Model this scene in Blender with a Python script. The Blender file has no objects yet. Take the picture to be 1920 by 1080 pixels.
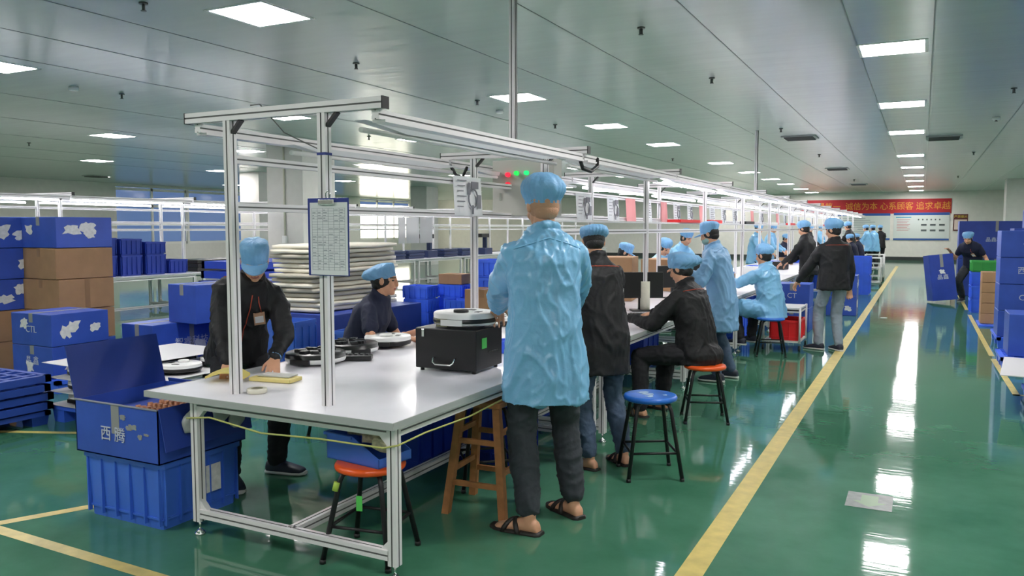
import bpy, bmesh, math, random
from mathutils import Vector, Matrix, noise
V=Vector
random.seed(7)
scn=bpy.context.scene
COL=scn.collection
# ---------------------------------------------------------------- camera maths (photo pixels -> places in the room)
F=1507.;CH=1.55
pit=math.atan(112/F);yaw=math.atan(770/F*math.cos(pit))
FW=V((-math.sin(yaw)*math.cos(pit),math.cos(yaw)*math.cos(pit),-math.sin(pit)))
RT=V((math.cos(yaw),math.sin(yaw),0));UP=RT.cross(FW)
def ray(px,py): return FW+RT*((px-960)/F)-UP*((py-540)/F)
def atz(px,py,z=0):
    d=ray(px,py);t=(z-CH)/d.z;return V((d.x*t,d.y*t,z))
def atx(px,py,x):
    d=ray(px,py);t=x/d.x;return V((x,d.y*t,CH+d.z*t))
def aty(px,py,y):
    d=ray(px,py);t=y/d.y;return V((d.x*t,y,CH+d.z*t))
def atd(px,py,dist): return V((0,0,CH))+ray(px,py)*dist
# ---------------------------------------------------------------- materials
MATS={}
def mat(name,col,rough=.5,metal=0,emit=None,es=0,bump=0,bscale=40,coat=0,var=0,vscale=6,alpha=1,trans=0,sheen=0,spec=.5):
    if name in MATS: return MATS[name]
    m=bpy.data.materials.new(name);m.use_nodes=True
    nt=m.node_tree;b=nt.nodes['Principled BSDF']
    b.inputs['Base Color'].default_value=(*col,1);b.inputs['Roughness'].default_value=rough
    b.inputs['Metallic'].default_value=metal;b.inputs['Specular IOR Level'].default_value=spec
    if coat: b.inputs['Coat Weight'].default_value=coat;b.inputs['Coat Roughness'].default_value=.08
    if sheen: b.inputs['Sheen Weight'].default_value=sheen
    if trans: b.inputs['Transmission Weight'].default_value=trans
    if alpha<1: b.inputs['Alpha'].default_value=alpha
    if emit: b.inputs['Emission Color'].default_value=(*emit,1);b.inputs['Emission Strength'].default_value=es
    tc=nt.nodes.new('ShaderNodeTexCoord')
    n=nt.nodes.new('ShaderNodeTexNoise');n.inputs['Scale'].default_value=vscale;n.inputs['Detail'].default_value=5
    nt.links.new(tc.outputs['Object'],n.inputs['Vector'])
    if var:
        r=nt.nodes.new('ShaderNodeValToRGB')
        r.color_ramp.elements[0].position=.3;r.color_ramp.elements[1].position=.7
        r.color_ramp.elements[0].color=(*[c*(1-var) for c in col],1);r.color_ramp.elements[1].color=(*[min(1,c*(1+var)) for c in col],1)
        nt.links.new(n.outputs['Fac'],r.inputs['Fac']);nt.links.new(r.outputs['Color'],b.inputs['Base Color'])
    if bump:
        n2=nt.nodes.new('ShaderNodeTexNoise');n2.inputs['Scale'].default_value=bscale;n2.inputs['Detail'].default_value=4
        nt.links.new(tc.outputs['Object'],n2.inputs['Vector'])
        bp=nt.nodes.new('ShaderNodeBump');bp.inputs['Strength'].default_value=bump;bp.inputs['Distance'].default_value=.01
        nt.links.new(n2.outputs['Fac'],bp.inputs['Height']);nt.links.new(bp.outputs['Normal'],b.inputs['Normal'])
    MATS[name]=m;return m
def srgb(r,g,b):
    f=lambda c:((c/255+.055)/1.055)**2.4 if c/255>.04045 else c/255/12.92
    return (f(r),f(g),f(b))
ALU=mat('aluminium',(.86,.83,.84),.4,.12)
SLOT=mat('slot_rubber',(.16,.16,.16),.6)  # dark rubber lining in the slots of the aluminium profiles
WHITE=mat('laminate_white',(.87,.85,.91),.3,coat=.15,var=.03)
WPL=mat('white_plastic',(.78,.78,.77),.3)
PAPER=mat('paper',(.8,.81,.83),.7)
BLK=mat('black_plastic',(.012,.012,.013),.35)
BLKM=mat('black_metal',(.014,.014,.016),.38,.2)
BLUEP=mat('blue_tote_plastic',srgb(66,112,214),.38,bump=.08,bscale=30,var=.06)
BLUEB=mat('blue_crate_plastic',srgb(66,112,242),.4,var=.08)
CORR=mat('blue_hollow_board',srgb(54,86,182),.42,bump=.1,bscale=18,var=.12,vscale=4)
CORRD=mat('blue_hollow_board_dark',srgb(42,68,158),.42,bump=.1,bscale=18,var=.12,vscale=4)
BROWN=mat('brown_cardboard',srgb(168,130,95),.8,var=.08)
TAPE=mat('worn_tape',(.45,.45,.42),.4,alpha=.55)
TAPEB=mat('brown_tape',srgb(150,115,80),.3)
LBL=mat('label_white',(.75,.75,.73),.6,var=.12,vscale=30)
INK=mat('pale_ink',(.55,.58,.68),.6)
INKD=mat('dark_ink',(.06,.06,.07),.6)
RED=mat('red_plastic',srgb(225,40,45),.4)
GREENP=mat('green_plastic',srgb(70,170,80),.45)
YEL=mat('yellow_paint',srgb(208,188,112),.35,var=.15,vscale=12)
ORANGE=mat('orange_seat',srgb(240,92,28),.32)
SEATB=mat('blue_seat',srgb(35,105,200),.35,var=.2,vscale=9)
WOOD=mat('worn_wood',srgb(165,112,68),.6,var=.25,vscale=14,bump=.15)
NAVY=mat('navy_tray',srgb(28,44,84),.5,var=.1)
FOAM=mat('foam_sheet',srgb(236,230,214),.85,bump=.2,bscale=25)
CHROME=mat('chrome',(.8,.8,.8),.15,1)
EMW=mat('panel_glow',(1,1,1),.5,emit=(1,.96,.955),es=14)
TUBE=mat('tube_glow',(1,1,1),.5,emit=(.93,.92,1),es=5)
# ---------------------------------------------------------------- object helpers
def tag(o,label=None,cat=None,group=None,kind=None):
    if label: o['label']=label
    if cat: o['category']=cat
    if group: o['group']=group
    if kind: o['kind']=kind
    return o
def thing(name,label,cat,loc=(0,0,0),rotz=0,group=None):
    o=bpy.data.objects.new(name,None);COL.objects.link(o);o.empty_display_size=.1
    o.location=loc;o.rotation_euler=(0,0,rotz);tag(o,label,cat,group);return o
def dup(o,parent=None):
    c=o.copy();COL.objects.link(c);c.parent=parent
    for ch in list(o.children): 
        if ch is not c: dup(ch,c)
    return c
class MB:
    def __init__(s,off=(0,0,0)): s.bm=bmesh.new();s.off=V(off);s.M=Matrix.Identity(4)
    def _new(s,vs,mi,smooth=False):
        fs={f for v in vs for f in v.link_faces}
        for f in fs:
            f.material_index=mi
            if smooth: f.smooth=True
    def v(s,p): return s.bm.verts.new(s.M@(V(p)-s.off))
    def box(s,c,size,mi=0,rot=None,bev=0,taper=1):
        r=rot if rot is not None else Matrix.Identity(3)
        c=V(c);vs=[]
        for dz in(-.5,.5):
            for dx,dy in((-.5,-.5),(.5,-.5),(.5,.5),(-.5,.5)):
                t=taper if dz<0 else 1
                vs.append(s.v(c+r@V((dx*size[0]*t,dy*size[1]*t,dz*size[2]))))
        fs=[(3,2,1,0),(4,5,6,7),(0,1,5,4),(1,2,6,5),(2,3,7,6),(3,0,4,7)]
        F_=[s.bm.faces.new([vs[i] for i in f]) for f in fs]
        for f in F_: f.material_index=mi
        if bev:
            es=list({e for f in F_ for e in f.edges})
            rr=bmesh.ops.bevel(s.bm,geom=es,offset=bev,segments=2,affect='EDGES',profile=.5)
            for f in rr['faces']: f.material_index=mi
        return vs
    def b2(s,a,b,mi=0,bev=0):
        a=V(a);b=V(b);s.box((a+b)/2,(abs(b.x-a.x),abs(b.y-a.y),abs(b.z-a.z)),mi,bev=bev)
    def frame(s,p0,p1,up=None):
        d=(V(p1)-V(p0)).normalized()
        u=V(up) if up else (V((0,0,1)) if abs(d.z)<.95 else V((0,1,0)))
        x=u.cross(d);
        if x.length<1e-6:x=V((1,0,0)).cross(d)
        x.normalize();y=d.cross(x);return d,x,y
    def ring(s,c,x,y,a,b,n,pw=1): 
        out=[]
        for i in range(n):
            t=2*math.pi*i/n;cc,ss=math.cos(t),math.sin(t)
            if pw!=1: cc=math.copysign(abs(cc)**pw,cc);ss=math.copysign(abs(ss)**pw,ss)
            out.append(s.v(c+x*(a*cc)+y*(b*ss)))
        return out
    def skin(s,rings,mi=0,smooth=True,cap=True,closed=False):
        n=len(rings[0])
        L=list(zip(rings,rings[1:]))
        if closed: L.append((rings[-1],rings[0]))
        for r0,r1 in L:
            for i in range(n):
                f=s.bm.faces.new((r0[i],r0[(i+1)%n],r1[(i+1)%n],r1[i]));f.material_index=mi;f.smooth=smooth
        if cap and not closed:
            f=s.bm.faces.new(list(reversed(rings[0])));f.material_index=mi
            f=s.bm.faces.new(rings[-1]);f.material_index=mi
    def cyl(s,p0,p1,r,n=12,mi=0,r1=None,smooth=True):
        d,x,y=s.frame(p0,p1);r1=r if r1 is None else r1
        s.skin([s.ring(V(p0),x,y,r,r,n),s.ring(V(p1),x,y,r1,r1,n)],mi,smooth)
    def tube(s,pts,r,n=8,mi=0,closed=False):
        pts=[V(p) for p in pts];rs=r if isinstance(r,(list,tuple)) else [r]*len(pts);rings=[];px=None
        for i,p in enumerate(pts):
            a=pts[i-1] if (i>0 or closed) else p;b=pts[(i+1)%len(pts)] if (i<len(pts)-1 or closed) else p
            d=(b-a).normalized()
            if px is None:
                u=V((0,0,1)) if abs(d.z)<.9 else V((1,0,0));px=u.cross(d).normalized()
            x=(px-d*px.dot(d)).normalized();y=d.cross(x);px=x
            rings.append(s.ring(p,x,y,rs[i],rs[i],n))
        s.skin(rings,mi,True,True,closed)
    def lathe(s,c,prof,n=32,mi=0,sx=1,sy=1,cap=True,mis=None):
        c=V(c);rings=[s.ring(c+V((0,0,z)),V((1,0,0)),V((0,1,0)),r*sx,r*sy,n) for r,z in prof]
        if mis:
            for k,(r0,r1) in enumerate(zip(rings,rings[1:])):
                for i in range(n):
                    f=s.bm.faces.new((r0[i],r0[(i+1)%n],r1[(i+1)%n],r1[i]));f.material_index=mis[k];f.smooth=True
            s.bm.faces.new(list(reversed(rings[0]))).material_index=mis[0];s.bm.faces.new(rings[-1]).material_index=mis[-1]
        else: s.skin(rings,mi,True,cap)
    def ell(s,c,x,y,z,a,b,h,nu=14,nv=9,mi=0):
        c=V(c);rings=[]
        for j in range(nv+1):
            t=-math.pi/2+math.pi*j/nv;t=max(-1.5,min(1.5,t))
            rings.append(s.ring(c+z*(h*math.sin(t)),x,y,a*math.cos(t),b*math.cos(t),nu))
        s.skin(rings,mi)
    def quad(s,pts,mi=0,smooth=False):
        f=s.bm.faces.new([s.v(p) for p in pts]);f.material_index=mi;f.smooth=smooth;return f
    def prof(s,p0,p1,w=.045,h=None,mi=0,ms=1,up=None):
        """slotted aluminium profile"""
        h=h or w;p0=V(p0);p1=V(p1);d,x,y=s.frame(p0,p1,up);g=.0038;q=.004
        a,b=w/2,h/2
        o=[(-a,-b),(-g,-b),(-g,-b+q),(g,-b+q),(g,-b),(a,-b),(a,-g),(a-q,-g),(a-q,g),(a,g),(a,b),(g,b),(g,b-q),(-g,b-q),(-g,b),(-a,b),(-a,g),(-a+q,g),(-a+q,-g),(-a,-g)]
        r0=[s.v(p0+x*u+y*v_) for u,v_ in o];r1=[s.v(p1+x*u+y*v_) for u,v_ in o]
        n=len(o)
        for i in range(n):
            f=s.bm.faces.new((r0[i],r0[(i+1)%n],r1[(i+1)%n],r1[i]))
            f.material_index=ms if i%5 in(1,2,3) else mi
        s.bm.faces.new(list(reversed(r0))).material_index=mi;s.bm.faces.new(r1).material_index=mi
    def build(s,name,mats,parent=None,label=None,recalc=True):
        if recalc: bmesh.ops.recalc_face_normals(s.bm,faces=s.bm.faces)
        me=bpy.data.meshes.new(name);s.bm.to_mesh(me);s.bm.free()
        for m in (mats if isinstance(mats,(list,tuple)) else [mats]): me.materials.append(m)
        o=bpy.data.objects.new(name,me);COL.objects.link(o)
        if parent: o.parent=parent
        if label: o['label']=label
        return o
_tc={}
def text(body,size,parent,loc,rot,m,name='lettering',extr=.0015,align='CENTER',sx=1,label=None):
    k=(body,round(size,3),extr,align,round(sx,3),m.name)
    if k not in _tc:
        cu=bpy.data.curves.new('txt','FONT');cu.body=body;cu.size=size;cu.extrude=extr;cu.align_x=align;cu.align_y='CENTER';cu.resolution_u=2
        ob=bpy.data.objects.new('txt',cu);COL.objects.link(ob)
        dg=bpy.context.evaluated_depsgraph_get();me=bpy.data.meshes.new_from_object(ob.evaluated_get(dg))
        bpy.data.objects.remove(ob);me.materials.clear();me.materials.append(m)
        for v in me.vertices: v.co.x*=sx
        _tc[k]=me
    o=bpy.data.objects.new(name,_tc[k]);COL.objects.link(o)
    if parent: o.parent=parent
    o.location=loc;o.rotation_euler=rot
    if label:o['label']=label
    return o
ORD=['nearest','second','third','fourth','fifth','sixth','seventh','eighth','ninth','tenth','eleventh','twelfth','thirteenth','fourteenth','fifteenth','sixteenth']
RX=math.pi/2
def rz(a): return Matrix.Rotation(a,3,'Z')
# ---------------------------------------------------------------- room shell
ZC=3.3;XL=-28.;XR=7.;YB=43.4;YF=-7.
def floor_mat():
    m=bpy.data.materials.new('green_epoxy');m.use_nodes=True;nt=m.node_tree;b=nt.nodes['Principled BSDF'];L=nt.links.new
    tc=nt.nodes.new('ShaderNodeTexCoord')
    n=nt.nodes.new('ShaderNodeTexNoise');n.inputs['Scale'].default_value=.9;n.inputs['Detail'].default_value=8;n.inputs['Roughness'].default_value=.62;L(tc.outputs['Object'],n.inputs['Vector'])
    r=nt.nodes.new('ShaderNodeValToRGB');r.color_ramp.elements[0].position=.35;r.color_ramp.elements[1].position=.68
    r.color_ramp.elements[0].color=(*srgb(56,110,84),1);r.color_ramp.elements[1].color=(*srgb(82,132,108),1)
    L(n.outputs['Fac'],r.inputs['Fac']);L(r.outputs['Color'],b.inputs['Base Color'])
    n2=nt.nodes.new('ShaderNodeTexNoise');n2.inputs['Scale'].default_value=3.5;n2.inputs['Detail'].default_value=6;L(tc.outputs['Object'],n2.inputs['Vector'])
    mr=nt.nodes.new('ShaderNodeMapRange');mr.inputs['To Min'].default_value=.035;mr.inputs['To Max'].default_value=.08;L(n2.outputs['Fac'],mr.inputs['Value']);L(mr.outputs['Result'],b.inputs['Roughness'])
    mp=nt.nodes.new('ShaderNodeMapping');mp.inputs['Scale'].default_value=(2,9,1);L(tc.outputs['Object'],mp.inputs['Vector'])
    n3=nt.nodes.new('ShaderNodeTexNoise');n3.inputs['Scale'].default_value=1.6;n3.inputs['Detail'].default_value=3;L(mp.outputs['Vector'],n3.inputs['Vector'])
    bp=nt.nodes.new('ShaderNodeBump');bp.inputs['Strength'].default_value=.06;bp.inputs['Distance'].default_value=.01;L(n3.outputs['Fac'],bp.inputs['Height']);L(bp.outputs['Normal'],b.inputs['Normal'])
    b.inputs['Specular IOR Level'].default_value=.35
    return m
def ceil_mat():
    m=bpy.data.materials.new('glossy_ceiling_panel');m.use_nodes=True;nt=m.node_tree;b=nt.nodes['Principled BSDF'];L=nt.links.new
    tc=nt.nodes.new('ShaderNodeTexCoord')
    b.inputs['Base Color'].default_value=(.56,.60,.585,1);b.inputs['Roughness'].default_value=.2;b.inputs['Specular IOR Level'].default_value=.9
    mp=nt.nodes.new('ShaderNodeMapping');mp.inputs['Scale'].default_value=(.25,1.2,1);L(tc.outputs['Object'],mp.inputs['Vector'])
    n3=nt.nodes.new('ShaderNodeTexNoise');n3.inputs['Scale'].default_value=2.2;n3.inputs['Detail'].default_value=2;L(mp.outputs['Vector'],n3.inputs['Vector'])
    bp=nt.nodes.new('ShaderNodeBump');bp.inputs['Strength'].default_value=.35;bp.inputs['Distance'].default_value=.02;L(n3.outputs['Fac'],bp.inputs['Height']);L(bp.outputs['Normal'],b.inputs['Normal'])
    return m
WALL=mat('painted_wall',(.74,.71,.66),.6,var=.03)
WALLC=mat('painted_column',(.62,.60,.57),.55,var=.03)
WHT=mat('white_wall',(.66,.64,.60),.5,var=.02)
def struct(mb,name,m): o=mb.build(name,m);o['kind']='structure';return o
b=MB();b.b2((XL-.2,YF,-.1),(XR,YB+.2,0));struct(b,'floor',floor_mat())
CEIL=ceil_mat()
b=MB();b.b2((XL-.2,YF,ZC),(XR,YB+.2,ZC+.1));struct(b,'ceiling',CEIL)
b=MB()
SEAM=mat('ceiling_seam',(.2,.22,.22),.4)
for x in (-6.08,-4.0,-2.88,-1.75,-.62,.03,1.2,2.35,3.5,-7.25,-8.4,-10.7,-13,-15.3,-17.6,-20): b.b2((x-.006,YF,ZC-.003),(x+.006,YB,ZC-.0005))
struct(b,'trim_1',SEAM)
b=MB();b.b2((XL,YB,0),(XR,YB+.2,ZC));struct(b,'wall_back',WALL)
b=MB();b.b2((XR,YF,0),(XR+.2,YB,ZC));struct(b,'wall_right',WHT)
b=MB();b.b2((XL-.2,YF-.2,0),(XR+.2,YF,ZC));struct(b,'wall_front',WALL)
# left wall with window openings
WY=[(21.,24.4),(24.5,28.9),(30.3,35.0),(36.3,41.2)]
b=MB();ys=[YF]+[q for w in WY for q in w]+[YB]
b.b2((XL-.2,YF,0),(XL,YB,.9));b.b2((XL-.2,YF,3.18),(XL,YB,ZC))
for i in range(0,len(ys),2): b.b2((XL-.2,ys[i],.9),(XL,ys[i+1],3.18))
struct(b,'wall_left',WALL)
GB=mat('blue_window_glass',srgb(40,60,95),.1,emit=srgb(78,100,138),es=.26)
GW=mat('daylight_window_glass',(.8,.78,.7),.1,emit=(1,.94,.78),es=1.5)
for i,(y0,y1) in enumerate(WY):
    w=thing('window_%d'%(i+1),None,None,(XL-.1,(y0+y1)/2,.9));w['kind']='structure'
    off=w.location
    b=MB(off)
    nb=3 if i==3 else 2
    for k in range(nb+1):
        y=y0+(y1-y0)*k/nb;b.b2((XL-.12,y-.05,.9),(XL-.04,y+.05,3.18))
    for z in(.95,1.72,2.45,3.1): b.b2((XL-.12,y0,z-.05),(XL-.04,y1,z+.05))
    b.build('window_frame',mat('window_frame_white',(.8,.78,.72),.4),w)
    b=MB(off)
    if i==3: b.b2((XL-.14,y0,.9),(XL-.1,y1,2.9),0);b.b2((XL-.14,y0,2.9),(XL-.1,y1,3.18),1);b.build('pane',[GW,GB],w)
    else: b.b2((XL-.14,y0,.9),(XL-.1,y1,3.18),0);b.build('pane',GB,w)
b=MB();b.b2((XL,YB-.02,0),(XR,YB,.17));struct(b,'baseboard_back',mat('dark_skirting',(.03,.035,.035),.4))
# columns
def column(x0,x1,y0,y1,label,conduit=False):
    t=thing('column',None,None,((x0+x1)/2,(y0+y1)/2,0));t['kind']='structure'
    c=t.location;b=MB(c);b.b2((x0,y0,0),(x1,y1,ZC));b.build('column_shaft',WALLC,t)
    if conduit:
        b=MB(c);b.cyl((x0+(x1-x0)*.5,y0-.02,1.4),(x0+(x1-x0)*.5,y0-.02,ZC),.018);b.build('conduit',mat('conduit_pale',(.62,.6,.5),.5),t)
        b=MB(c);b.b2((x0+(x1-x0)*.5-.05,y0-.05,1.25),(x0+(x1-x0)*.5+.05,y0,1.4));b.build('switch_box',WPL,t)
column(-12.1,-11.15,12.6,13.6,'',True)
column(-19.2,-18.4,18.8,19.7,'')
column(-19.4,-18.6,28.6,29.5,'')
column(2.6,3.5,33.4,34.3,'')
# ceiling lights
FR=mat('light_frame',(.85,.85,.85),.4)
def clight(label,x,y,group):
    t=thing('ceiling_light',label,'ceiling light',(x,y,ZC),0,group)
    return t
proto=None
rows={'above the aisle':(-.32,[-4,0.3,4.6,8.8,12.8,16.5,21.8,26,30,33.5,38,42]),
 'over the near bench line':(-4.9,[-3.5,.8,5.07,9.8,13.2,16.6,22,26,30,33.5,38,42]),
 'left of the near bench line':(-9.0,[-3,1.2,5.35,9.8,13.5,17.5,22,26.2,30.4,34,38,42]),
 'this side of the far bench line':(-13.75,[-3,1.5,5.9,10.3,13.7,18.2,23.2,28,32,36,40]),
 'beyond the far bench line':(-19.2,[1.5,5.9,9.9,13.9,18,24,29,33.6,38]),
 'farthest to the left by the windows':(-25,[5.9,12,18.1,24.1,30,36]),
 'beside the right wall':(4.3,[-3.5,.5,4.6,8.8,12.8,17,21.8,26,30,34,38])}
for rn,(x,yl) in rows.items():
    k=0
    for y in yl:
        vis = 0
        d=V((x,y,ZC-CH)); a=d.dot(FW)
        if a>.5:
            px=960+F*d.dot(RT)/a;py=540-F*d.dot(UP)/a
            vis= -40<px<1960 and py>-30
        lab='%s square white light panel in the ceiling row %s'%(ORD[min(k,15)] if vis else 'out-of-view',rn)
        if vis:k+=1
        else: lab='ceiling light panel behind the camera in row '+rn if y<5 else 'ceiling light panel outside the frame in row '+rn
        t=clight(lab,x,y,'ceiling lights in the row '+rn)
        if proto is None:
            b=MB();b.b2((-.31,-.31,-.006),(.31,-.28,.0));b.b2((-.31,.28,-.006),(.31,.31,.0));b.b2((-.31,-.28,-.006),(-.28,.28,.0));b.b2((.28,-.28,-.006),(.31,.28,.0))
            f=b.build('light_frame',FR,t)
            b=MB();b.b2((-.28,-.28,-.004),(.28,.28,0));g=b.build('diffuser',EMW,t);proto=(f,g)
        else:
            for q in proto:
                c=q.copy();COL.objects.link(c);c.parent=t
# sprinklers
b=MB();b.cyl((0,0,0),(0,0,-.012),.035);b.cyl((0,0,-.012),(0,0,-.06),.01);b.cyl((0,0,-.06),(0,0,-.066),.022)
b.box((.014,0,-.04),(.004,.006,.05));b.box((-.014,0,-.04),(.004,.006,.05))
sp=b.build('sprinkler_head',mat('sprinkler_metal',(.1,.1,.1),.4,.5))
SPR=[(-5.46,4.4),(-9.38,7.18),(-5.42,6.99),(-16.4,10.35),(-9.49,12.6),(-5.5,9.75),(-2.25,6.9),(-2.25,9.55),(-2.28,14.9),(.96,11.95),(-5.6,12.6),(.99,21.5),(-5.66,20),(.98,14.95),(-16,16),(-9.5,19),(-2.25,20.5),(-2.25,31.5),(1,31)]
rown={-5:'row over the near bench line',-9:'row left of the near bench line',-16:'row beyond the far bench line',-2:'row between bench and aisle lights',0:'row at the right of the aisle',1:'row at the right of the aisle'}
cnt={}
SPR.sort(key=lambda p:p[1])
for i,(x,y) in enumerate(SPR):
    o=sp if i==0 else sp.copy()
    if i: COL.objects.link(o)
    o.location=(x,y,ZC);r=rown[int(x)];k=cnt.get(r,0);cnt[r]=k+1
    tag(o,'%s small dark sprinkler head hanging from the ceiling, %s'%(ORD[k],r),'sprinkler','ceiling sprinklers')
# smoke detectors
for (px,py,l) in ((138,163,'left of the square light at upper left'),(937,207,'behind the cable pole'),(1868,220,'at upper right of the aisle')):
    b=MB();b.lathe((0,0,0),[(.05,-.045),(.06,-.03),(.055,0)],16);o=b.build('smoke_detector',WPL);o.location=atz(px,py,ZC)
    tag(o,'round white smoke detector on the ceiling '+l,'smoke detector','smoke detectors')
# ceiling air vents
for i,(px,py,l) in enumerate(((1500,257,'nearest grey air diffuser in the ceiling right of the second pole'),(1570,316,'second grey air diffuser in the ceiling toward the banner'),(1610,345,'farthest grey air diffuser in the ceiling just before the banner'),(180,330,'grey air diffuser in the ceiling by the blue windows'),(1770,257,'grey air diffuser in the ceiling right of the aisle lights'))):
    p=atz(px,py,ZC);t=thing('ceiling_vent',l,'vent',p,0,'ceiling air vents')
    b=MB();b.box((0,0,-.01),(.62,.62,.02));b.build('vent_frame',mat('vent_grey',(.35,.36,.36),.5),t)
    b=MB()
    for k in range(7): b.box((0,-.24+.08*k,-.03),(.52,.012,.03),rot=Matrix.Rotation(.6,3,'X'))
    b.build('slats',mat('vent_dark',(.08,.08,.08),.5),t)
# floor markings
def strip(pts,w,label,name='floor_marking',m=YEL,z=.0015,cat='floor marking'):
    b=MB()
    for a,c in zip(pts,pts[1:]):
        a=V((*a,0));c=V((*c,0));d=(c-a).normalized();n=V((-d.y,d.x,0))*w/2;a=a-d*w*.5;c=c+d*w*.5
        b.quad([a-n+V((0,0,z)),c-n+V((0,0,z)),c+n+V((0,0,z)),a+n+V((0,0,z))])
    o=b.build(name,m);tag(o,label,cat);return o
strip([(-.88,2.2),(-.88,36.5)],.115,'long yellow line on the green floor between bench line and aisle')
strip([(-4.02,2.97),(-4.31,2.40),(-2.6,2.37)],.07,'yellow line turning a corner on the floor, front left')
strip([(-6.6,3.45),(-5.2,4.05),(-7.4,5.6)],.06,'thin yellow line on floor beside stacked pallets')
strip([(.80,16.5),(.80,11.3)],.06,'yellow line on the floor beside the right-hand box stacks')
strip([(.80,11.0),(.83,8.72),(2.2,8.72)],.06,'yellow line turning a corner below the white board at right')
strip([(.80,24),(.80,17.5)],.06,'far yellow line piece by the man moving a box')
# worn arrow sticker on floor
b=MB();p=atz(1630,940);t=thing('floor_sticker','worn grey and green arrow sticker on aisle floor','sticker',p)
b.quad([(-.12,-.14,.002),(.12,-.14,.002),(.12,.14,.002),(-.12,.14,.002)]);b.build('sticker_base',mat('worn_sticker',srgb(105,115,112),.4,var=.25,vscale=20),t)
b=MB();b.quad([(-.045,-.02,.003),(.045,-.02,.003),(.045,.1,.003),(-.045,.1,.003)]);f=b.bm.faces.new([b.v(q) for q in((-.09,-.02,.003),(0,-.11,.003),(.09,-.02,.003))]);b.build('arrow',mat('sticker_green',srgb(110,140,105),.4),t)
b=MB();b.lathe((0,0,.002),[(.06,0),(.058,.002)],8);o=b.build('paper_scrap',PAPER);o.location=atz(1657,596);tag(o,'scrap of white paper lying on the aisle floor','paper scrap')
# ---------------------------------------------------------------- banner, boards
t=thing('banner','long red banner with yellow writing high on the back wall','banner',(-2.2,YB-.03,2.6))
b=MB();b.b2((-3.4,0,-.34),(3.38,.012,.36));b.build('banner_cloth',mat('banner_red',srgb(175,26,38),.6),t)
text('质量第一  诚信为本 心系顾客 追求卓越',.40,t,(.2,-.01,0),(RX,0,0),mat('banner_yellow',srgb(215,150,50),.5),sx=.92)
def board(x0,x1,z0,z1,label,kind):
    t=thing('notice_board',label,'notice board',((x0+x1)/2,YB-.03,(z0+z1)/2));w=x1-x0;h=z1-z0
    b=MB();b.b2((-w/2,0,-h/2),(w/2,.02,h/2),0);b.build('panel',mat('board_white',srgb(205,212,208),.5),t)
    b=MB();b.b2((-w/2,-.004,h/2-.12),(w/2,0,h/2),0);b.b2((-w/2,-.004,-h/2),(w/2,0,-h/2+.08),0);b.build('blue_stripe',mat('board_blue',srgb(40,85,160),.5),t)
    if kind==0:
        b=MB();b.b2((-w*.46,-.004,h*.31),(-w*.18,0,h*.35),1);
        for r in range(8): b.b2((-w*.44,-.004,h*.24-r*.075),(-w*.2-(r%3)*.06,0,h*.24-r*.075+.02),0)
        b.build('printed_table',[mat('print_red',srgb(190,110,115),.6),mat('print_cyan',srgb(70,160,190),.6)],t)
        b=MB()
        for r in range(2):
            for c in range(3):
                x=w*(.0+.16*c);z=h*(.02-.2*r);b.b2((x,-.004,z),(x+w*.1,0,z+.09))
        for c in range(6): b.b2((-w*.06+c*w*.075,-.004,h*.22),(-w*.06+c*w*.075+.06,0,h*.22+.07))
        b.build('printed_pictures',mat('print_dark',(.08,.1,.1),.6),t)
    else:
        b=MB()
        for r in range(9): b.b2((-w*.4,-.004,h*.3-r*.09),(w*(.1+.08*(r%3)),0,h*.3-r*.09+.02))
        b.build('printed_text',mat('print_grey',(.25,.28,.3),.6),t)
board(-1.27,1.12,.98,2.3,'white notice board with blue stripes and printed pictures, right of two under banner',0)
board(-4.2,-1.42,.98,2.28,'white notice board with lines of text, left of two under the banner',1)
t=thing('notice_poster','small dark framed notice with yellow heading beside the banner','poster',(1.58,YB-.02,1.82))
b=MB();b.b2((-.3,0,-.39),(.3,.015,.39));b.build('backing',mat('poster_brown',srgb(95,40,40),.5),t)
b=MB();b.b2((-.26,-.004,-.33),(.26,0,.14));b.build('sheet',mat('poster_cream',srgb(220,200,190),.6),t)
text('严禁烟火',.14,t,(0,-.004,.27),(RX,0,0),mat('poster_yellow',srgb(220,190,70),.5))
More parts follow.
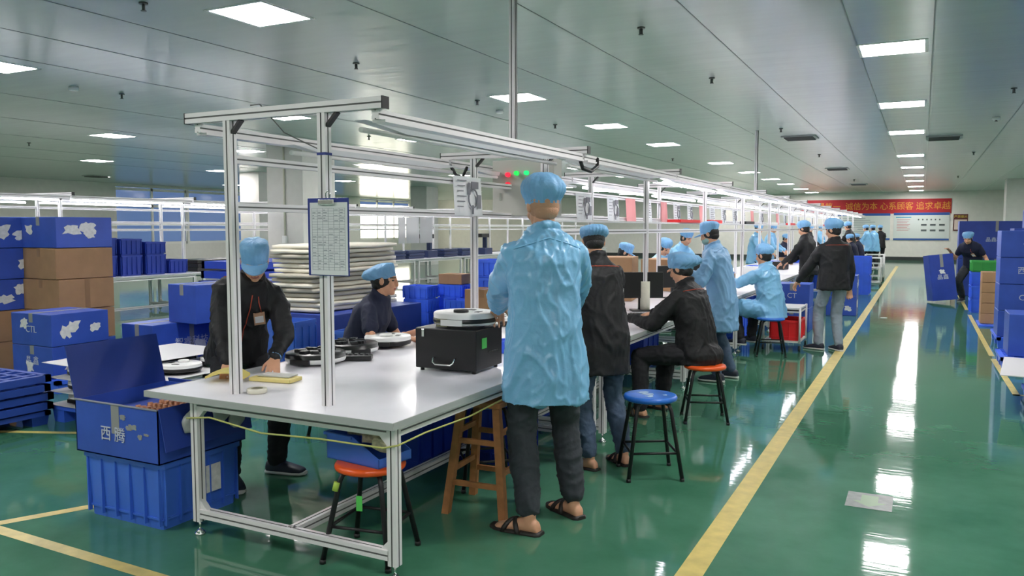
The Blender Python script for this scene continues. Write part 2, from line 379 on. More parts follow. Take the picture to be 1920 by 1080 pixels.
# ---------------------------------------------------------------- bench module
L=2.42
def bench(label,ox,y0,lit,front=False,first=False,group=None):
    """y0 = post line; section reaches to y0+L"""
    t=thing('assembly_bench',label,'workbench',(ox-2.75,y0,0),0,group)
    O=V((-2.75,0,0))   # authored for line A, x world - offset
    def B(): return MB(O)
    x0,x1=-3.52,-1.98;ya=-.16 if first else -.03;yb=L-.034
    b=B();b.b2((x0,ya,.695),(x1,yb,.72),bev=.003);tt=b.build('tabletop',WHITE,t)
    b=B();e=.008
    b.b2((x0-.004,ya-.006,.69),(x1+.004,ya,.722)) ;b.b2((x1,ya,.69),(x1+.005,yb,.722));b.b2((x0-.005,ya,.69),(x0,yb,.722))
    b.build('edge_band',mat('edge_grey',(.42,.44,.43),.5),t)
    yl=-.10 if first else .06
    for lx,ly in((-3.22,yl),(-2.02,yl),(-3.22,yb-.12),(-2.02,yb-.12)):
        b=B();b.prof((lx,ly,.07),(lx,ly,.695),.045,up=(0,1,0));lg=b.build('leg',[ALU,SLOT],t)
        b=B();b.cyl((lx,ly,0),(lx,ly,.012),.028,r1=.026);b.cyl((lx,ly,.012),(lx,ly,.026),.024,r1=.012);b.cyl((lx,ly,.02),(lx,ly,.075),.006);b.build('levelling_foot',CHROME,lg)
    b=B();b.prof((-3.2,yl,.115),(-2.04,yl,.115));b.prof((-3.2,yl,.67),(-2.04,yl,.67));b.prof((-3.2,yb-.12,.115),(-2.04,yb-.12,.115))
    b.prof((-2.62,yl,.115),(-2.62,yb-.12,.115));b.prof((-3.22,yl,.67),(-3.22,yb-.12,.67));b.prof((-2.02,yl+.02,.67),(-2.02,yb-.14,.67))
    b.build('under_frame',[ALU,SLOT],t)
    for s,lx in((1,-3.2),(-1,-2.04)):
        for z in(.135,.65):
            b=B();k=1 if z<.4 else -1
            b.skin([[b.v((lx,yl-.015,z)),b.v((lx+s*.05,yl-.015,z)),b.v((lx,yl-.015,z+k*.05))],[b.v((lx,yl+.015,z)),b.v((lx+s*.05,yl+.015,z)),b.v((lx,yl+.015,z+k*.05))]],0,False)
            b.build('corner_bracket',ALU,t)
    for px in(-3.05,-2.46):
        b=B();b.prof((px,0,.72),(px,0,2.075),.045,up=(0,1,0));b.build('post',[ALU,SLOT],t)
        b=B();b.box((px+.05,0,2.045),(.012,.03,.085),rot=Matrix.Rotation(math.radians(45),3,'Y'));b.build('black_bracket',BLK,t)
    b=B();b.prof((-3.33,0,2.1),(-2.12,0,2.1),.05);cb=b.build('crossbeam',[ALU,SLOT],t)
    b=B();b.b2((-2.12,-.026,2.073),(-2.114,.026,2.127));b.build('end_cap',BLK,cb);b=B();b.b2((-3.336,-.026,2.073),(-3.33,.026,2.127));b.build('end_cap',BLK,cb)
    ye=yb if not front else yb
    for rx in(-3.27,-2.17):
        b=B();b.prof((rx,.0,2.052),(rx,L-.035,2.052),.042,.042);b.box((rx+(.0),L/2-.01,2.026),(.07,L-.07,.012));b.build('cable_raceway',[ALU,SLOT],t)
    for rx,z in((-3.05,1.89),(-3.05,1.655),(-2.46,1.52)):
        if front and rx==-2.46: continue
        b=B();b.prof((rx,.024,z),(rx,L-.034,z),.04);b.build('shelf_rail',[ALU,SLOT],t)
    for rx,y0_,z in((-2.32,.03,2.03),(-3.17,.5 if front else .03,2.0)):
        b=B();b.box((rx,(y0_+L)/2,z),(.07,L-y0_-.1,.03),0,taper=.7);f=b.build('light_fixture',mat('fixture_white',(.75,.76,.78),.35),t)
        b=B();b.cyl((rx,y0_+.06,z-.027),(rx,L-.12,z-.027),.013,10);b.build('light_tube',TUBE if lit else WPL,f)
    if not front:
        b=B();b.b2((-3.03,.03,1.64),(-2.44,L-.03,1.646));b.build('wire_shelf',mat('shelf_grey',(.6,.6,.58),.5),t) if False else b.bm.free()
        # narrow power strip shelf along the rails
        b=B();b.b2((-2.62,.03,1.60),(-2.46,L-.03,1.615));b.build('narrow_shelf',mat('shelf_white',(.7,.7,.7),.4),t)
    return t
b0=bench('white-topped aluminium assembly bench at the very front, clipboard on its post',0,2.93,False,True,True,'benches of the near assembly line')
b1=bench('second assembly bench of near line, behind the black case',0,2.93+L,False,False,False,'benches of the near assembly line')
A=[b0,b1]
b2_=bench('third assembly bench of near line with monitor and keyboard',0,2.93+2*L,True,False,False,'benches of the near assembly line');A.append(b2_)
for k in range(3,14):
    c=dup(b2_);c.location.y=2.93+k*L;c['label']='%s assembly bench from the camera in the near line'%ORD[k];A.append(c)
for k in range(-2,9):
    c=dup(b2_);c.location.y=10.75+k*L;c.location.x=b2_.location.x-10.0
    c['label']='%s assembly bench from the left in far line under lit tubes'%ORD[k+2].replace('nearest','first');c['group']='benches of the far assembly line'
# cable poles to the ceiling
for (x,y,l) in((-2.72,5.35,'silver cable pole from front bench line up to the ceiling'),(-2.72,2.93+5*L,'thin far cable pole between bench line and ceiling')):
    t=thing('cable_pole',l,'pole',(x,y,2.125))
    b=MB();b.prof((0,0,0),(0,0,ZC-2.125),.042,up=(0,1,0));b.build('pole_profile',[ALU,SLOT],t)
    b=MB();b.tube([(.03,0,0),(.03,.01,.4),(.028,0,.8),(.03,0,ZC-2.125)],.007);b.build('cable',BLK if y>8 else mat('cable_grey',(.4,.4,.4),.5),t)
# ---------------------------------------------------------------- people
from mathutils.bvhtree import BVHTree
SKIN=mat('skin',srgb(214,160,128),.5,var=.04);LIP=mat('lips',srgb(176,104,92),.5);EYE=mat('eye_dark',(.02,.015,.012),.25);BROW=mat('brow_dark',(.03,.025,.02),.7)
HAIR=mat('black_hair',(.012,.011,.011),.55,bump=.4,bscale=120);STUB=mat('cropped_hair',srgb(196,150,122),.8,bump=.3,bscale=200)
SMOCK=mat('blue_smock_fabric',srgb(124,184,224),.32,bump=.45,bscale=22,var=.05,spec=.6)
SMOCK2=mat('blue_smock_worn',srgb(118,164,204),.45,bump=.3,bscale=22,var=.06)
CAPM=mat('blue_cap_fabric',srgb(126,180,226),.5,bump=.5,bscale=60,var=.1)
JACK=mat('black_jacket_fabric',(.012,.012,.014),.6,bump=.35,bscale=30,var=.2,spec=.35)
POLO=mat('navy_polo_fabric',srgb(24,30,56),.8,bump=.2,bscale=40,var=.1)
TRB=mat('dark_grey_trousers',srgb(52,57,64),.8,bump=.25,bscale=25,var=.1);TRK=mat('black_trousers',(.012,.012,.016),.8,bump=.2,bscale=25)
JEAN=mat('blue_jeans',srgb(70,88,112),.8,bump=.25,bscale=60,var=.18,vscale=9);JEANL=mat('light_jeans',srgb(140,152,162),.8,bump=.25,bscale=60,var=.12,vscale=9)
SOLE=mat('white_sole',(.6,.6,.58),.5);SHOE=mat('navy_shoe',(.02,.025,.045),.6);SANDAL=mat('black_sandal',(.022,.017,.016),.5)
PIPE=mat('orange_piping',srgb(175,70,48),.6);MASKM=mat('mask_teal',srgb(150,185,180),.7)
def remesh(mb,name,mats,vox,smooth=2,parent=None,fn=None,disp=None,off=V((0,0,0))):
    me=bpy.data.meshes.new(name);bmesh.ops.recalc_face_normals(mb.bm,faces=mb.bm.faces);mb.bm.to_mesh(me);mb.bm.free()
    tmp=bpy.data.objects.new('tmp',me);COL.objects.link(tmp)
    m=tmp.modifiers.new('r','REMESH');m.mode='VOXEL';m.voxel_size=vox;m.use_smooth_shade=True
    if smooth: s=tmp.modifiers.new('s','SMOOTH');s.factor=.5;s.iterations=smooth
    dg=bpy.context.evaluated_depsgraph_get();out=bpy.data.meshes.new_from_object(tmp.evaluated_get(dg))
    bpy.data.objects.remove(tmp);bpy.data.meshes.remove(me)
    out.materials.clear()
    for q in (mats if isinstance(mats,(list,tuple)) else [mats]): out.materials.append(q)
    if disp:
        ns=[v.normal.copy() for v in out.vertices]
        for v,n in zip(out.vertices,ns):
            v.co+=n*disp(v.co,n)
    for p in out.polygons:
        p.use_smooth=True
        p.material_index=fn(p.center) if fn else 0
    o=bpy.data.objects.new(name,out);COL.objects.link(o);o.parent=parent;return o
def wrinkle(amp,s,sz,seed=0,drop=0):
    sd=V((seed*7.3,seed*3.1,seed))
    def f(p,n):
        q=V((p.x*s,p.y*s,p.z*sz))+sd
        w=noise.noise_vector(q*.5)*.8
        q2=q+w
        a=max(0,1-abs(noise.noise(V((q2.x+q2.z*.5,q2.y,q2.z*.6-q2.x*.3))))*3)**2
        b=max(0,1-abs(noise.noise(V((q2.x-q2.z*.6,q2.y,q2.z*.8+q2.x*.4))*1.9+V((9,3,1))))*3)**2
        c=max(0,1-abs(noise.noise(q2*3.6+V((2,8,5))))*3)**2
        return amp*(a*.8+b*.5+c*.18-.45+.5*noise.noise(q*.5))
    return f
def limb(mb,pts,rs,n=14):
    for i,(p,r) in enumerate(zip(pts,rs)):
        p=V(p);mb.ell(p,V((1,0,0)),V((0,1,0)),V((0,0,1)),r,r,r,n,8)
        if i: mb.cyl(pts[i-1],p,rs[i-1],n,0,r)
def ik(a,t,l1,l2,pole):
    a=V(a);t=V(t);d=t-a;D=d.length
    if D>(l1+l2)*.995: t=a+d.normalized()*(l1+l2)*.995;d=t-a;D=d.length
    dn=d.normalized();k=(l1*l1-l2*l2+D*D)/(2*D);hh=math.sqrt(max(l1*l1-k*k,0))
    pl=V(pole);pl=(pl-dn*pl.dot(dn)).normalized()
    return a+dn*k+pl*hh,t
def hvec(deg): a=math.radians(deg);return V((math.sin(a),math.cos(a),0))
def person(label,x,y,h,H=1.7,ph=None,lean=0,roll=0,twist=0,head=(0,0),hl=None,hr=None,fl=None,fr=None,
           top='smock',topm=None,hem=.3,fit=1.,trm=TRB,shoe='sneaker',cap='bouffant',capk=1.,captilt=0,hair=HAIR,mask=False,vox=.007,tvox=.013,curl=.5,neckf=8,
           polel=None,poler=None,badge=False,piping=False,group=None,handdir=None,elbow_out=.5,short=False,gauntlet=False,seed=1,crop=0):
    s=H/1.72;f=hvec(h);r=V((f.y,-f.x,0));u=V((0,0,1))
    root=thing('person',label,'person',(x,y,0),0,group);off=root.location.copy()
    seated=ph is not None
    ph=(ph if seated else .90*s)
    P=V((x,y,ph))
    L_=math.radians(lean);R_=math.radians(roll)
    sd=(u*math.cos(L_)+f*math.sin(L_)+r*math.sin(R_)).normalized()
    sd0=(u*math.cos(L_*.5)+f*math.sin(L_*.5)+r*math.sin(R_*.6)).normalized()
    W=P+sd0*.2*s;N=W+sd*.365*s
    ft=hvec(h+twist);rt=V((ft.y,-ft.x,0))
    sf=(ft-sd*ft.dot(sd)).normalized();sr=sf.cross(sd)
    C=N-sd*.14*s
    SL=N-sd*.098*s-sr*.16*s;SR=N-sd*.098*s+sr*.16*s
    # head frame
    hp,hy_=head;hf=hvec(h+twist+hy_);hx=V((hf.y,-hf.x,0));a=math.radians(hp)
    hY=hf*math.cos(a)-u*math.sin(a);hZ=u*math.cos(a)+hf*math.sin(a);hX=hx
    nd=(sd*.55+hZ*.45+f*math.sin(math.radians(neckf))*.3).normalized()
    Hc=N+nd*.135*s
    # legs
    hips=[P-r*.095*s,P+r*.095*s];legs=[]
    for i,(tg,sg) in enumerate(((fl,-1),(fr,1))):
        if tg is None: tg=(x+r.x*sg*.11,y+r.y*sg*.11,0,h+sg*8)
        fd=hvec(tg[3]);A=V((tg[0],tg[1],tg[2]+.085*s))-fd*.0
        K,A=ik(hips[i],A,.435*s,.415*s,f*1+r*sg*(.3 if seated else .08)+u*.2)
        legs.append((hips[i],K,A,fd))
    arms=[]
    for i,(tg,S,sg,pl) in enumerate(((hl,SL,-1,polel),(hr,SR,1,poler))):
        if tg is None: tg=S-u*.52*s+f*.06+r*sg*.06
        E_,Wt=ik(S,tg,.295*s,.255*s,pl if pl is not None else (-u*1-f*.3+sr*sg*elbow_out))
        arms.append((S,E_,Wt,sg))
    X,Y,Z=V((1,0,0)),V((0,1,0)),u
    # ---------------- body
    b=MB(off)
    def tor(b,rows):
        rings=[]
        for c,dd,xx,a_,b_ in rows:
            xx=(xx-dd*xx.dot(dd)).normalized();yy=dd.cross(xx)
            rings.append(b.ring(c,xx,yy,a_*s,b_*s,24,.85))
        b.skin(rings)
    tor(b,[(P-u*.09*s,u,r,.10,.08),(P-u*.02*s,u,r,.155,.115),(W,sd0,r,.125,.09),(C,sd,sr,.14,.1),(N-sd*.07*s,sd,sr,.12,.075),(N-sd*.0*s,sd,sr,.07,.06)])
    limb(b,[N-sd*.04*s,Hc-hZ*.06*s-hY*.012*s],[.058*s,.053*s])
    b.ell(Hc+hZ*.025*s-hY*.012*s,hX,hY,hZ,.074*s,.092*s,.09*s,22,14)
    b.ell(Hc-hZ*.045*s+hY*.02*s,hX,hY,hZ,.058*s,.066*s,.066*s,18,12)
    b.ell(Hc-hZ*.09*s+hY*.058*s,hX,hY,hZ,.026*s,.024*s,.02*s)
    b.ell(Hc-hZ*.022*s+hY*.094*s,hX,(hY-hZ*.3).normalized(),hZ,.014*s,.016*s,.02*s);b.ell(Hc+hZ*.0*s+hY*.083*s,hX,hY,hZ,.009*s,.014*s,.03*s)
    b.ell(Hc+hZ*.03*s+hY*.068*s,hX,hY,hZ,.052*s,.02*s,.012*s)
    for sg in(-1,1):
        b.ell(Hc+hX*sg*.037*s+hY*.058*s-hZ*.025*s,hX,hY,hZ,.024*s,.024*s,.026*s)
        b.ell(Hc+hX*sg*.076*s-hY*.012*s-hZ*.005*s,hX,hY,hZ,.010*s,.019*s,.031*s)
    b.ell(Hc-hZ*.058*s+hY*.078*s,hX,hY,hZ,.025*s,.014*s,.011*s)
    for S,E_,Wt,sg in arms:
        limb(b,[S+sd*.0,E_,Wt],[.038*s,.038*s,.025*s])
        b.ell(S+(E_-S)*.45,X,Y,Z,.044*s,.044*s,.05*s)
        b.ell(E_+(Wt-E_)*.3,X,Y,Z,.041*s,.041*s,.041*s)
        d=(Wt-E_).normalized()
        if handdir is not None: d=(d*.35+V(handdir)).normalized()
        else: d=(d+u*(-.15)).normalized()
        n=(-u-f*.1);n=(n-d*n.dot(d));n=n.normalized() if n.length>.15 else (sr*-sg)
        c=n.cross(d).normalized();th=c if sg<0 else -c
        pb=Wt+d*.015*s
        M=b.frame(pb,pb+d);b.skin([b.ring(Wt-d*.01,th,n,.026*s,.019*s,14),b.ring(Wt+d*.03*s,th,n,.036*s,.018*s,14),b.ring(Wt+d*.07*s,th,n,.042*s,.016*s,14),b.ring(Wt+d*.09*s,th,n,.038*s,.012*s,14)])
        for k,(o_,ln) in enumerate(((.033,.92),(.011,1.),(-.012,.95),(-.034,.76))):
            p=Wt+d*(.083+.004*(k in(1,2)))*s+th*o_*s;dir_=(d+th*o_*3.2).normalized();pts=[p];rr=[.0088*s]
            ang=0
            for j,(sl,rr_) in enumerate(((.043,.0085),(.027,.0078),(.021,.0068))):
                ang+=curl*(.55+.35*j)*(1+.08*k)
                dd=(dir_*math.cos(ang)+n*math.sin(ang)).normalized();p=p+dd*sl*ln*s;pts.append(p);rr.append(rr_*s)
            limb(b,pts,rr,10)
        p0=Wt+d*.028*s+th*.028*s+n*.004;d1=(d*.65+th*.75+n*.3).normalized();p1=p0+d1*.04*s;d2=(d*.9+th*.3+n*.45).normalized();p2=p1+d2*.032*s
        limb(b,[p0,p1,p2],[.014*s,.0105*s,.0085*s],10)
    for hp_,K,A,fd in legs:
        limb(b,[hp_,K,A],[.068*s,.042*s,.034*s]);b.ell(K+(A-K)*.3-fd*.012,X,Y,Z,.044*s,.044*s,.07*s)
        side=V((fd.y,-fd.x,0));z0=A.z-.085*s
        g=lambda q,w_,hh: b.ring(V((A.x,A.y,z0))+fd*q*s+u*hh*s,side,u,w_*s,hh*s,14)
        b.skin([g(-.055,.02,.02),g(-.045,.03,.032),g(0,.034,.045),g(.06,.038,.034),g(.12,.046,.022),g(.165,.044,.015),g(.185,.03,.010)])
        b.ell(A-u*.03*s,X,Y,Z,.034*s,.036*s,.05*s)
        if shoe=='sandal':
            for k in range(5):
                o_=(.032-.016*k);q=V((A.x,A.y,z0))+fd*(.175-.006*k*k*.5)*s+side*o_*s*(1)+u*.013;limb(b,[q-fd*.02,q+fd*.012],[.0085*s,.0075*s],8)
    eyes=[Hc+hX*sg*.031*s+hY*.083*s+hZ*.006*s-off for sg in(-1,1)];Hl=Hc-off
    def fn(p):
        q=p-Hl
        if q.length>.16*s: return 0
        for sg,e in zip((-1,1),eyes):
            d=p-e
            if abs(d.dot(hX))<.014*s and abs(d.dot(hZ))<.0048*s and q.dot(hY)>.05*s: return 2
            if abs(d.dot(hX)-sg*.003)<.021*s and abs(d.dot(hZ)-.022*s)<.0045*s and q.dot(hY)>.04*s: return 3
        if abs(q.dot(hX))<.024*s and abs(q.dot(hZ)+.058*s)<.008*s and q.dot(hY)>.07*s: return 1
        return 0
    remesh(b,'body',[SKIN,LIP,EYE,BROW],vox,2,root,fn)
    # ---------------- trousers
    b=MB(off)
    tor(b,[(P-u*.10*s,u,r,.12,.10),(P-u*.02*s,u,r,.162,.122),(P+u*.05*s,u,r,.14,.10)])
    for hp_,K,A,fd in legs:
        Kn=(K-hp_).normalized();end=A+(K-A).normalized()*(.02*s) if not crop else A+(K-A).normalized()*crop
        fw_=1.12 if trm in(TRB,TRK) else 1.05
        limb(b,[hp_-u*.01,hp_+(K-hp_)*.5,K],[.086*s,.080*s*fw_,.067*s*fw_]);limb(b,[K,K+(end-K)*.5,end],[.068*s*fw_,.066*s*fw_,.056*s*fw_])
    remesh(b,'trousers',trm,tvox,2,root,disp=wrinkle(.010,7,11,seed))
    # ---------------- shoes
    for i,(hp_,K,A,fd) in enumerate(legs):
        side=V((fd.y,-fd.x,0));z0=A.z-.085*s;O=V((A.x,A.y,z0))
        b=MB(off)
        def R_(q,w_,zc,hh,b=b): return b.ring(O+fd*q*s+u*zc*s,side,u,w_*s,hh*s,14,.7)
        if shoe=='sneaker':
            b.skin([R_(-.075,.022,.04,.022),R_(-.06,.038,.05,.042),R_(-.0,.043,.055,.048),R_(.06,.045,.045,.036),R_(.13,.05,.035,.026),R_(.18,.044,.03,.018),R_(.2,.025,.028,.01)])
            sh=b.build('shoe',SHOE,root)
            b=MB(off);b.skin([R_(-.08,.024,.012,.012,b),R_(-.06,.042,.013,.0135,b),R_(.0,.044,.013,.0135,b),R_(.12,.053,.013,.0135,b),R_(.18,.047,.014,.013,b),R_(.208,.028,.016,.012,b)]);b.build('sole',SOLE,sh)
        else:
            b.skin([R_(-.07,.026,.004,.014),R_(-.05,.044,.004,.014),R_(.0,.044,.004,.014),R_(.12,.056,.004,.014),R_(.175,.05,.004,.014),R_(.21,.028,.006,.012)])
            sh=b.build('sandal',SANDAL,root)
            b=MB(off)
            for q0,q1 in((.04,.115),(.125,.05)):
                pts=[]
                for k in range(9):
                    t=k/8;a=math.pi*t;pts.append(O+side*(-.05*math.cos(a))*s+u*(.008+.062*math.sin(a))*s*(1-.25*(q0+(q1-q0)*t)/.12)+fd*(q0+(q1-q0)*t)*s)
                b.tube(pts,.013*s,8)
            for v in b.bm.verts: pass
            b.build('strap',SANDAL,sh)
    # ---------------- top
    b=MB(off);topm=topm or {'smock':SMOCK,'jacket':JACK,'polo':POLO}[top];k=fit
    if top=='smock': ra,rb,rc,cuff=.078,.068,.058,-.02
    elif top=='jacket': ra,rb,rc,cuff=.074,.062,.050,.0
    else: ra,rb,rc,cuff=.064,.06,.055,0
    hemc=P-u*hem*s if not seated else P-u*min(hem,.09)*s
    fl_=1.12 if top=='smock' else 1.02
    tor(b,[(hemc,u,r,.20*k*fl_,.15*k*fl_),(P-u*min(hem,.09)*.6*s,u,r,.197*k,.152*k),(W,sd0,r,.178*k,.138*k),(C,sd,sr,.19*k,.142*k),(N-sd*.085*s,sd,sr,.195*k,.115*k),(N-sd*.04*s,sd,sr,.15*k,.1*k),(N-sd*.0*s,sd,sr,.095,.08),(N+sd*.03*s,sd,sr,.068,.066)])
    if hem<.1: pass
    for S,E_,Wt,sg in arms:
        if short: limb(b,[S,S+(E_-S)*.55],[ra*s*k*.92,ra*s*k*.97])
        else:
            e=Wt+(E_-Wt).normalized()*(.01 if top=='jacket' else .02)*s
            limb(b,[S,S+(E_-S)*.35,E_],[ra*s*k*.8,ra*s*k,rb*s*k]);limb(b,[E_,E_+(e-E_)*.6,e],[rb*s*k,rc*s*k,(rc-.008)*s*k])
    if seated and top=='smock':
        for hp_,K,A,fd in legs: limb(b,[hp_,hp_+(K-hp_)*.8],[.122*s,.112*s])
    if seated and top=='jacket':
        b.ell(P-f*.03-u*.02,r,f,u,.2*s*k,.17*s*k,.13*s)
    # collar
    cc=N+sd*.028*s+f*.0;b.tube([cc+(sr*math.cos(t)*.07+sf*math.sin(t)*.068-sd*.012*math.sin(t))*s for t in [i*math.pi/8 for i in range(16)]],.017*s,8,closed=True)
    amp={'smock':.019,'jacket':.015,'polo':.008}[top]
    co=remesh(b,{'smock':'smock','jacket':'jacket','polo':'polo_shirt'}[top],topm,tvox,2,root,disp=wrinkle(amp,6.5,4.2,seed))
    bvh=BVHTree.FromPolygons([v.co for v in co.data.vertices],[p.vertices for p in co.data.polygons])
    def proj(p,d):   # p world, d direction of the ray
        h_=bvh.ray_cast(V(p)-off-V(d)*.6,V(d),.9);return (h_[0]+off-V(d)*.002) if h_[0] else V(p)
    if piping:
        b=MB(off)
        for line in ([(-.15,.20),(.15,.20)],):
            pts=[proj(C-sd*0+sr*(x_)*s+sd*(.075)*s,sf) for x_ in [-.15+.3*i/14 for i in range(15)]]
            b.tube(pts,.0035,5)
        # front zip
        pts=[proj(N-sd*(.05+.4*i/12)*s,-sf) for i in range(13)];b.tube(pts,.0035,5)
        b.build('piping',PIPE,root)
    if top=='smock':
        b=MB(off);pts=[proj(N-sd*(.03+.0)*s+sr*(.17*math.cos(t))*s-sd*(.05*abs(math.cos(t)))*s,sf) for t in [math.pi*i/12 for i in range(13)]]
        b.tube(pts,.004,5);b.build('seam',topm,root)
    if gauntlet:
        b=MB(off);S,E_,Wt,sg=arms[0];d=(E_-Wt).normalized();b.cyl(Wt+d*.0,Wt+d*.05,.036,14);b.build('blue_cuff',CAPM,root)
    if badge:
        c=proj(C-sd*.07*s-sr*.075*s,-sf)+sf*.012
        b=MB(off);M=Matrix((sr,sf,sd)).transposed()@Matrix.Rotation(.3,3,'Y');b.box(c,(.065,.006,.095),0,rot=M);bd=b.build('name_badge',mat('badge_case',srgb(190,150,120),.4),root)
        b=MB(off);b.box(c+sf*.004-sd*.004,(.05,.002,.05),0,rot=M);b.build('badge_card',PAPER,bd)
        b=MB(off);b.tube([c+sd*.05,c+sd*.12+sr*.03,N-sd*.06*s-sr*.04*s+sf*.1],.003,5);b.build('badge_clip',PIPE,bd)
    # ---------------- hair
    if hair:
        hk=1.0 if hair is HAIR else .975
        b=MB(off);b.ell(Hc+hZ*.012*s-hY*.022*s,hX,hY,hZ,.0805*s*hk,.092*s*hk,.088*s,22,14);b.ell(Hc-hZ*.035*s-hY*.045*s,hX,hY,hZ,.066*s*hk,.055*s*hk,.05*s,18,10)
        b.build('hair',hair,root)
    # ---------------- cap
    if cap:
        b=MB(off);tl=math.radians(-16+captilt);cY=hY*math.cos(tl)-hZ*math.sin(tl);cZ=hX.cross(cY)
        c0=Hc+hZ*.024*s-hY*.012*s
        if cap=='bouffant': pr=[(.90,-.012),(.97,-.006),(.95,.003),(1.08,.02),(1.2,.045),(1.22,.07),(1.12,.095),(.9,.115),(.55,.13),(.2,.135)]
        elif cap=='flop': pr=[(.93,-.018),(1.0,-.01),(.98,0),(1.15,.012),(1.29,.03),(1.31,.055),(1.18,.08),(.9,.09),(.5,.1),(.15,.105)]
        else: pr=[(.95,-.02),(1.0,-.012),(1.0,.02),(1.05,.045),(1.1,.07),(1.06,.09),(.9,.105),(.5,.115),(.15,.118)]
        n=96;rings=[]
        for j,(rr,z) in enumerate(pr):
            w=max(0,1-j/len(pr));row=[]
            for i in range(n):
                t=2*math.pi*i/n
                g=1+((.05 if cap!='peaked' else .02)*w*math.sin(19*t+2.5*math.sin(3*t+seed))+.022*math.sin(7*t+j*.9+seed)+.05*noise.noise(V((math.cos(t)*2,math.sin(t)*2,z*20+seed*3))))*(1 if j>1 else .3)
                back=-.02*max(0,rr-1)*5 if cap=='flop' else -.008*max(0,rr-1)*5
                zz=z*capk+.006*noise.noise(V((math.cos(t)*3+seed,math.sin(t)*3,z*30)))
                row.append(b.v(c0+hX*(math.cos(t)*.081*rr*g*s*capk)+cY*((math.sin(t)*.097*rr*g+back)*s*capk)+cZ*zz*s))
            rings.append(row)
        b.skin(rings)
        cp=b.build('cap',CAPM,root)
        if cap=='peaked':
            b=MB(off);up_=[];dn=[];up2=[];dn2=[]
            for i in range(15):
                t=math.pi*(.12+.76*i/14);base=c0+hX*math.cos(t)*.083*s+cY*math.sin(t)*.098*s-cZ*.012
                tip=c0+hX*math.cos(t)*.085*s+cY*(math.sin(t)*.10+.075*math.sin(t)**.7)*s-cZ*(.012+.03*math.sin(t))*s
                up_.append(b.v(base));up2.append(b.v(tip));dn.append(b.v(base-cZ*.006));dn2.append(b.v(tip-cZ*.006))
            for i in range(14):
                for q in((up_,up2),(dn2,dn),(up2,dn2)): 
                    fc=b.bm.faces.new((q[0][i],q[0][i+1],q[1][i+1],q[1][i]));fc.smooth=True
            b.build('peak',CAPM,cp)
    if mask:
        b=MB(off);b.ell(Hc-hZ*.055*s+hY*.038*s,hX,hY,hZ,.062*s,.066*s,.052*s,18,12);b.build('face_mask',MASKM,root)
    return root
def pv(px,py,d): return atd(px,py,d)
# ------- the near workers
person('tall person seen from behind in long shiny blue smock at front bench',-1.72,3.76,-40,H=1.79,lean=5,head=(16,-6),
   hl=tuple(atd(934,575,4.62)),hr=(-1.86,4.42,1.0),fl=(-1.735,3.60,0,-88),fr=(-1.63,3.93,0,-60),top='smock',hem=.27,fit=1.01,trm=TRB,shoe='sandal',cap='bouffant',capk=1.08,hair=STUB,
   vox=.006,tvox=.010,polel=V((-.35,-.25,-.9)),poler=V((.6,.1,-.6)),seed=2,crop=.05)
person('person in black jacket with badge bending over front bench, hands on yellow parts',-3.82,3.68,112,H=1.63,ph=.79,lean=36,head=(36,14),twist=10,
   hl=(-3.33,3.50,.80),hr=(-3.44,3.25,.79),fl=(-3.60,3.78,0,75),fr=(-3.66,3.46,0,120),top='jacket',hem=.12,trm=TRK,cap='peaked',vox=.0048,tvox=.011,
   piping=True,badge=True,gauntlet=True,seed=3,curl=.55,handdir=(.35,-.5,-.6),elbow_out=.9)
person('seated person in navy polo shirt and blue cap looking aside, arms resting on front bench',-3.76,4.80,66,H=1.68,ph=.52,lean=24,head=(4,-8),twist=5,
   hl=(-3.38,5.05,.77),hr=(-3.25,4.72,.77),fl=(-3.75,5.0,0,70),fr=(-3.7,4.6,0,75),top='polo',hem=.1,short=True,trm=TRK,cap='flop',vox=.0055,tvox=.011,seed=4,curl=.35,elbow_out=.8,handdir=(.5,.5,-.2),captilt=-4)
person('person in long black jacket with orange piping, blue jeans and sandals standing behind blue stool',-1.83,4.88,-48,H=1.59,lean=14,head=(28,14),
   hl=(-2.2,5.1,.85),hr=(-2.0,5.35,.9),fl=(-1.86,4.76,0,-80),fr=(-1.70,4.96,0,-50),top='jacket',hem=.24,fit=1.0,trm=JEAN,shoe='sandal',cap='flop',capk=.95,vox=.007,tvox=.011,piping=True,seed=5,crop=.04)
person('person in black jacket sitting on the near orange stool facing the bench monitor',-1.60,6.50,-72,H=1.72,ph=.54,lean=17,head=(20,-4),
   hl=(-2.17,6.42,.80),hr=(-2.1,6.85,.80),fl=(-2.02,6.30,0,-75),fr=(-1.95,6.66,0,-75),top='jacket',hem=.1,trm=TRK,shoe='sandal',cap='flop',capk=1.12,vox=.007,tvox=.011,piping=True,seed=6,captilt=-6)
person('standing person in blue smock wearing a face mask and peaked blue cap',-1.80,8.26,-84,H=1.62,lean=14,head=(22,0),
   hl=(-2.16,8.0,1.12),hr=(-2.18,8.45,1.05),fl=(-1.80,8.10,0,-85),fr=(-1.72,8.40,0,-80),top='smock',topm=SMOCK2,hem=.36,fit=1.0,trm=JEAN,cap='peaked',mask=True,vox=.008,tvox=.013,seed=7)
person('person in blue smock sitting on a blue stool, reaching left onto the bench',-1.62,10.22,-62,H=1.68,ph=.54,lean=14,head=(10,0),twist=-8,
   hl=(-2.25,10.2,.86),hr=(-2.1,10.75,.85),fl=(-1.98,10.15,.10,-75),fr=(-1.9,10.45,.1,-70),top='smock',hem=.1,trm=TRK,cap='bouffant',vox=.009,tvox=.014,seed=8)
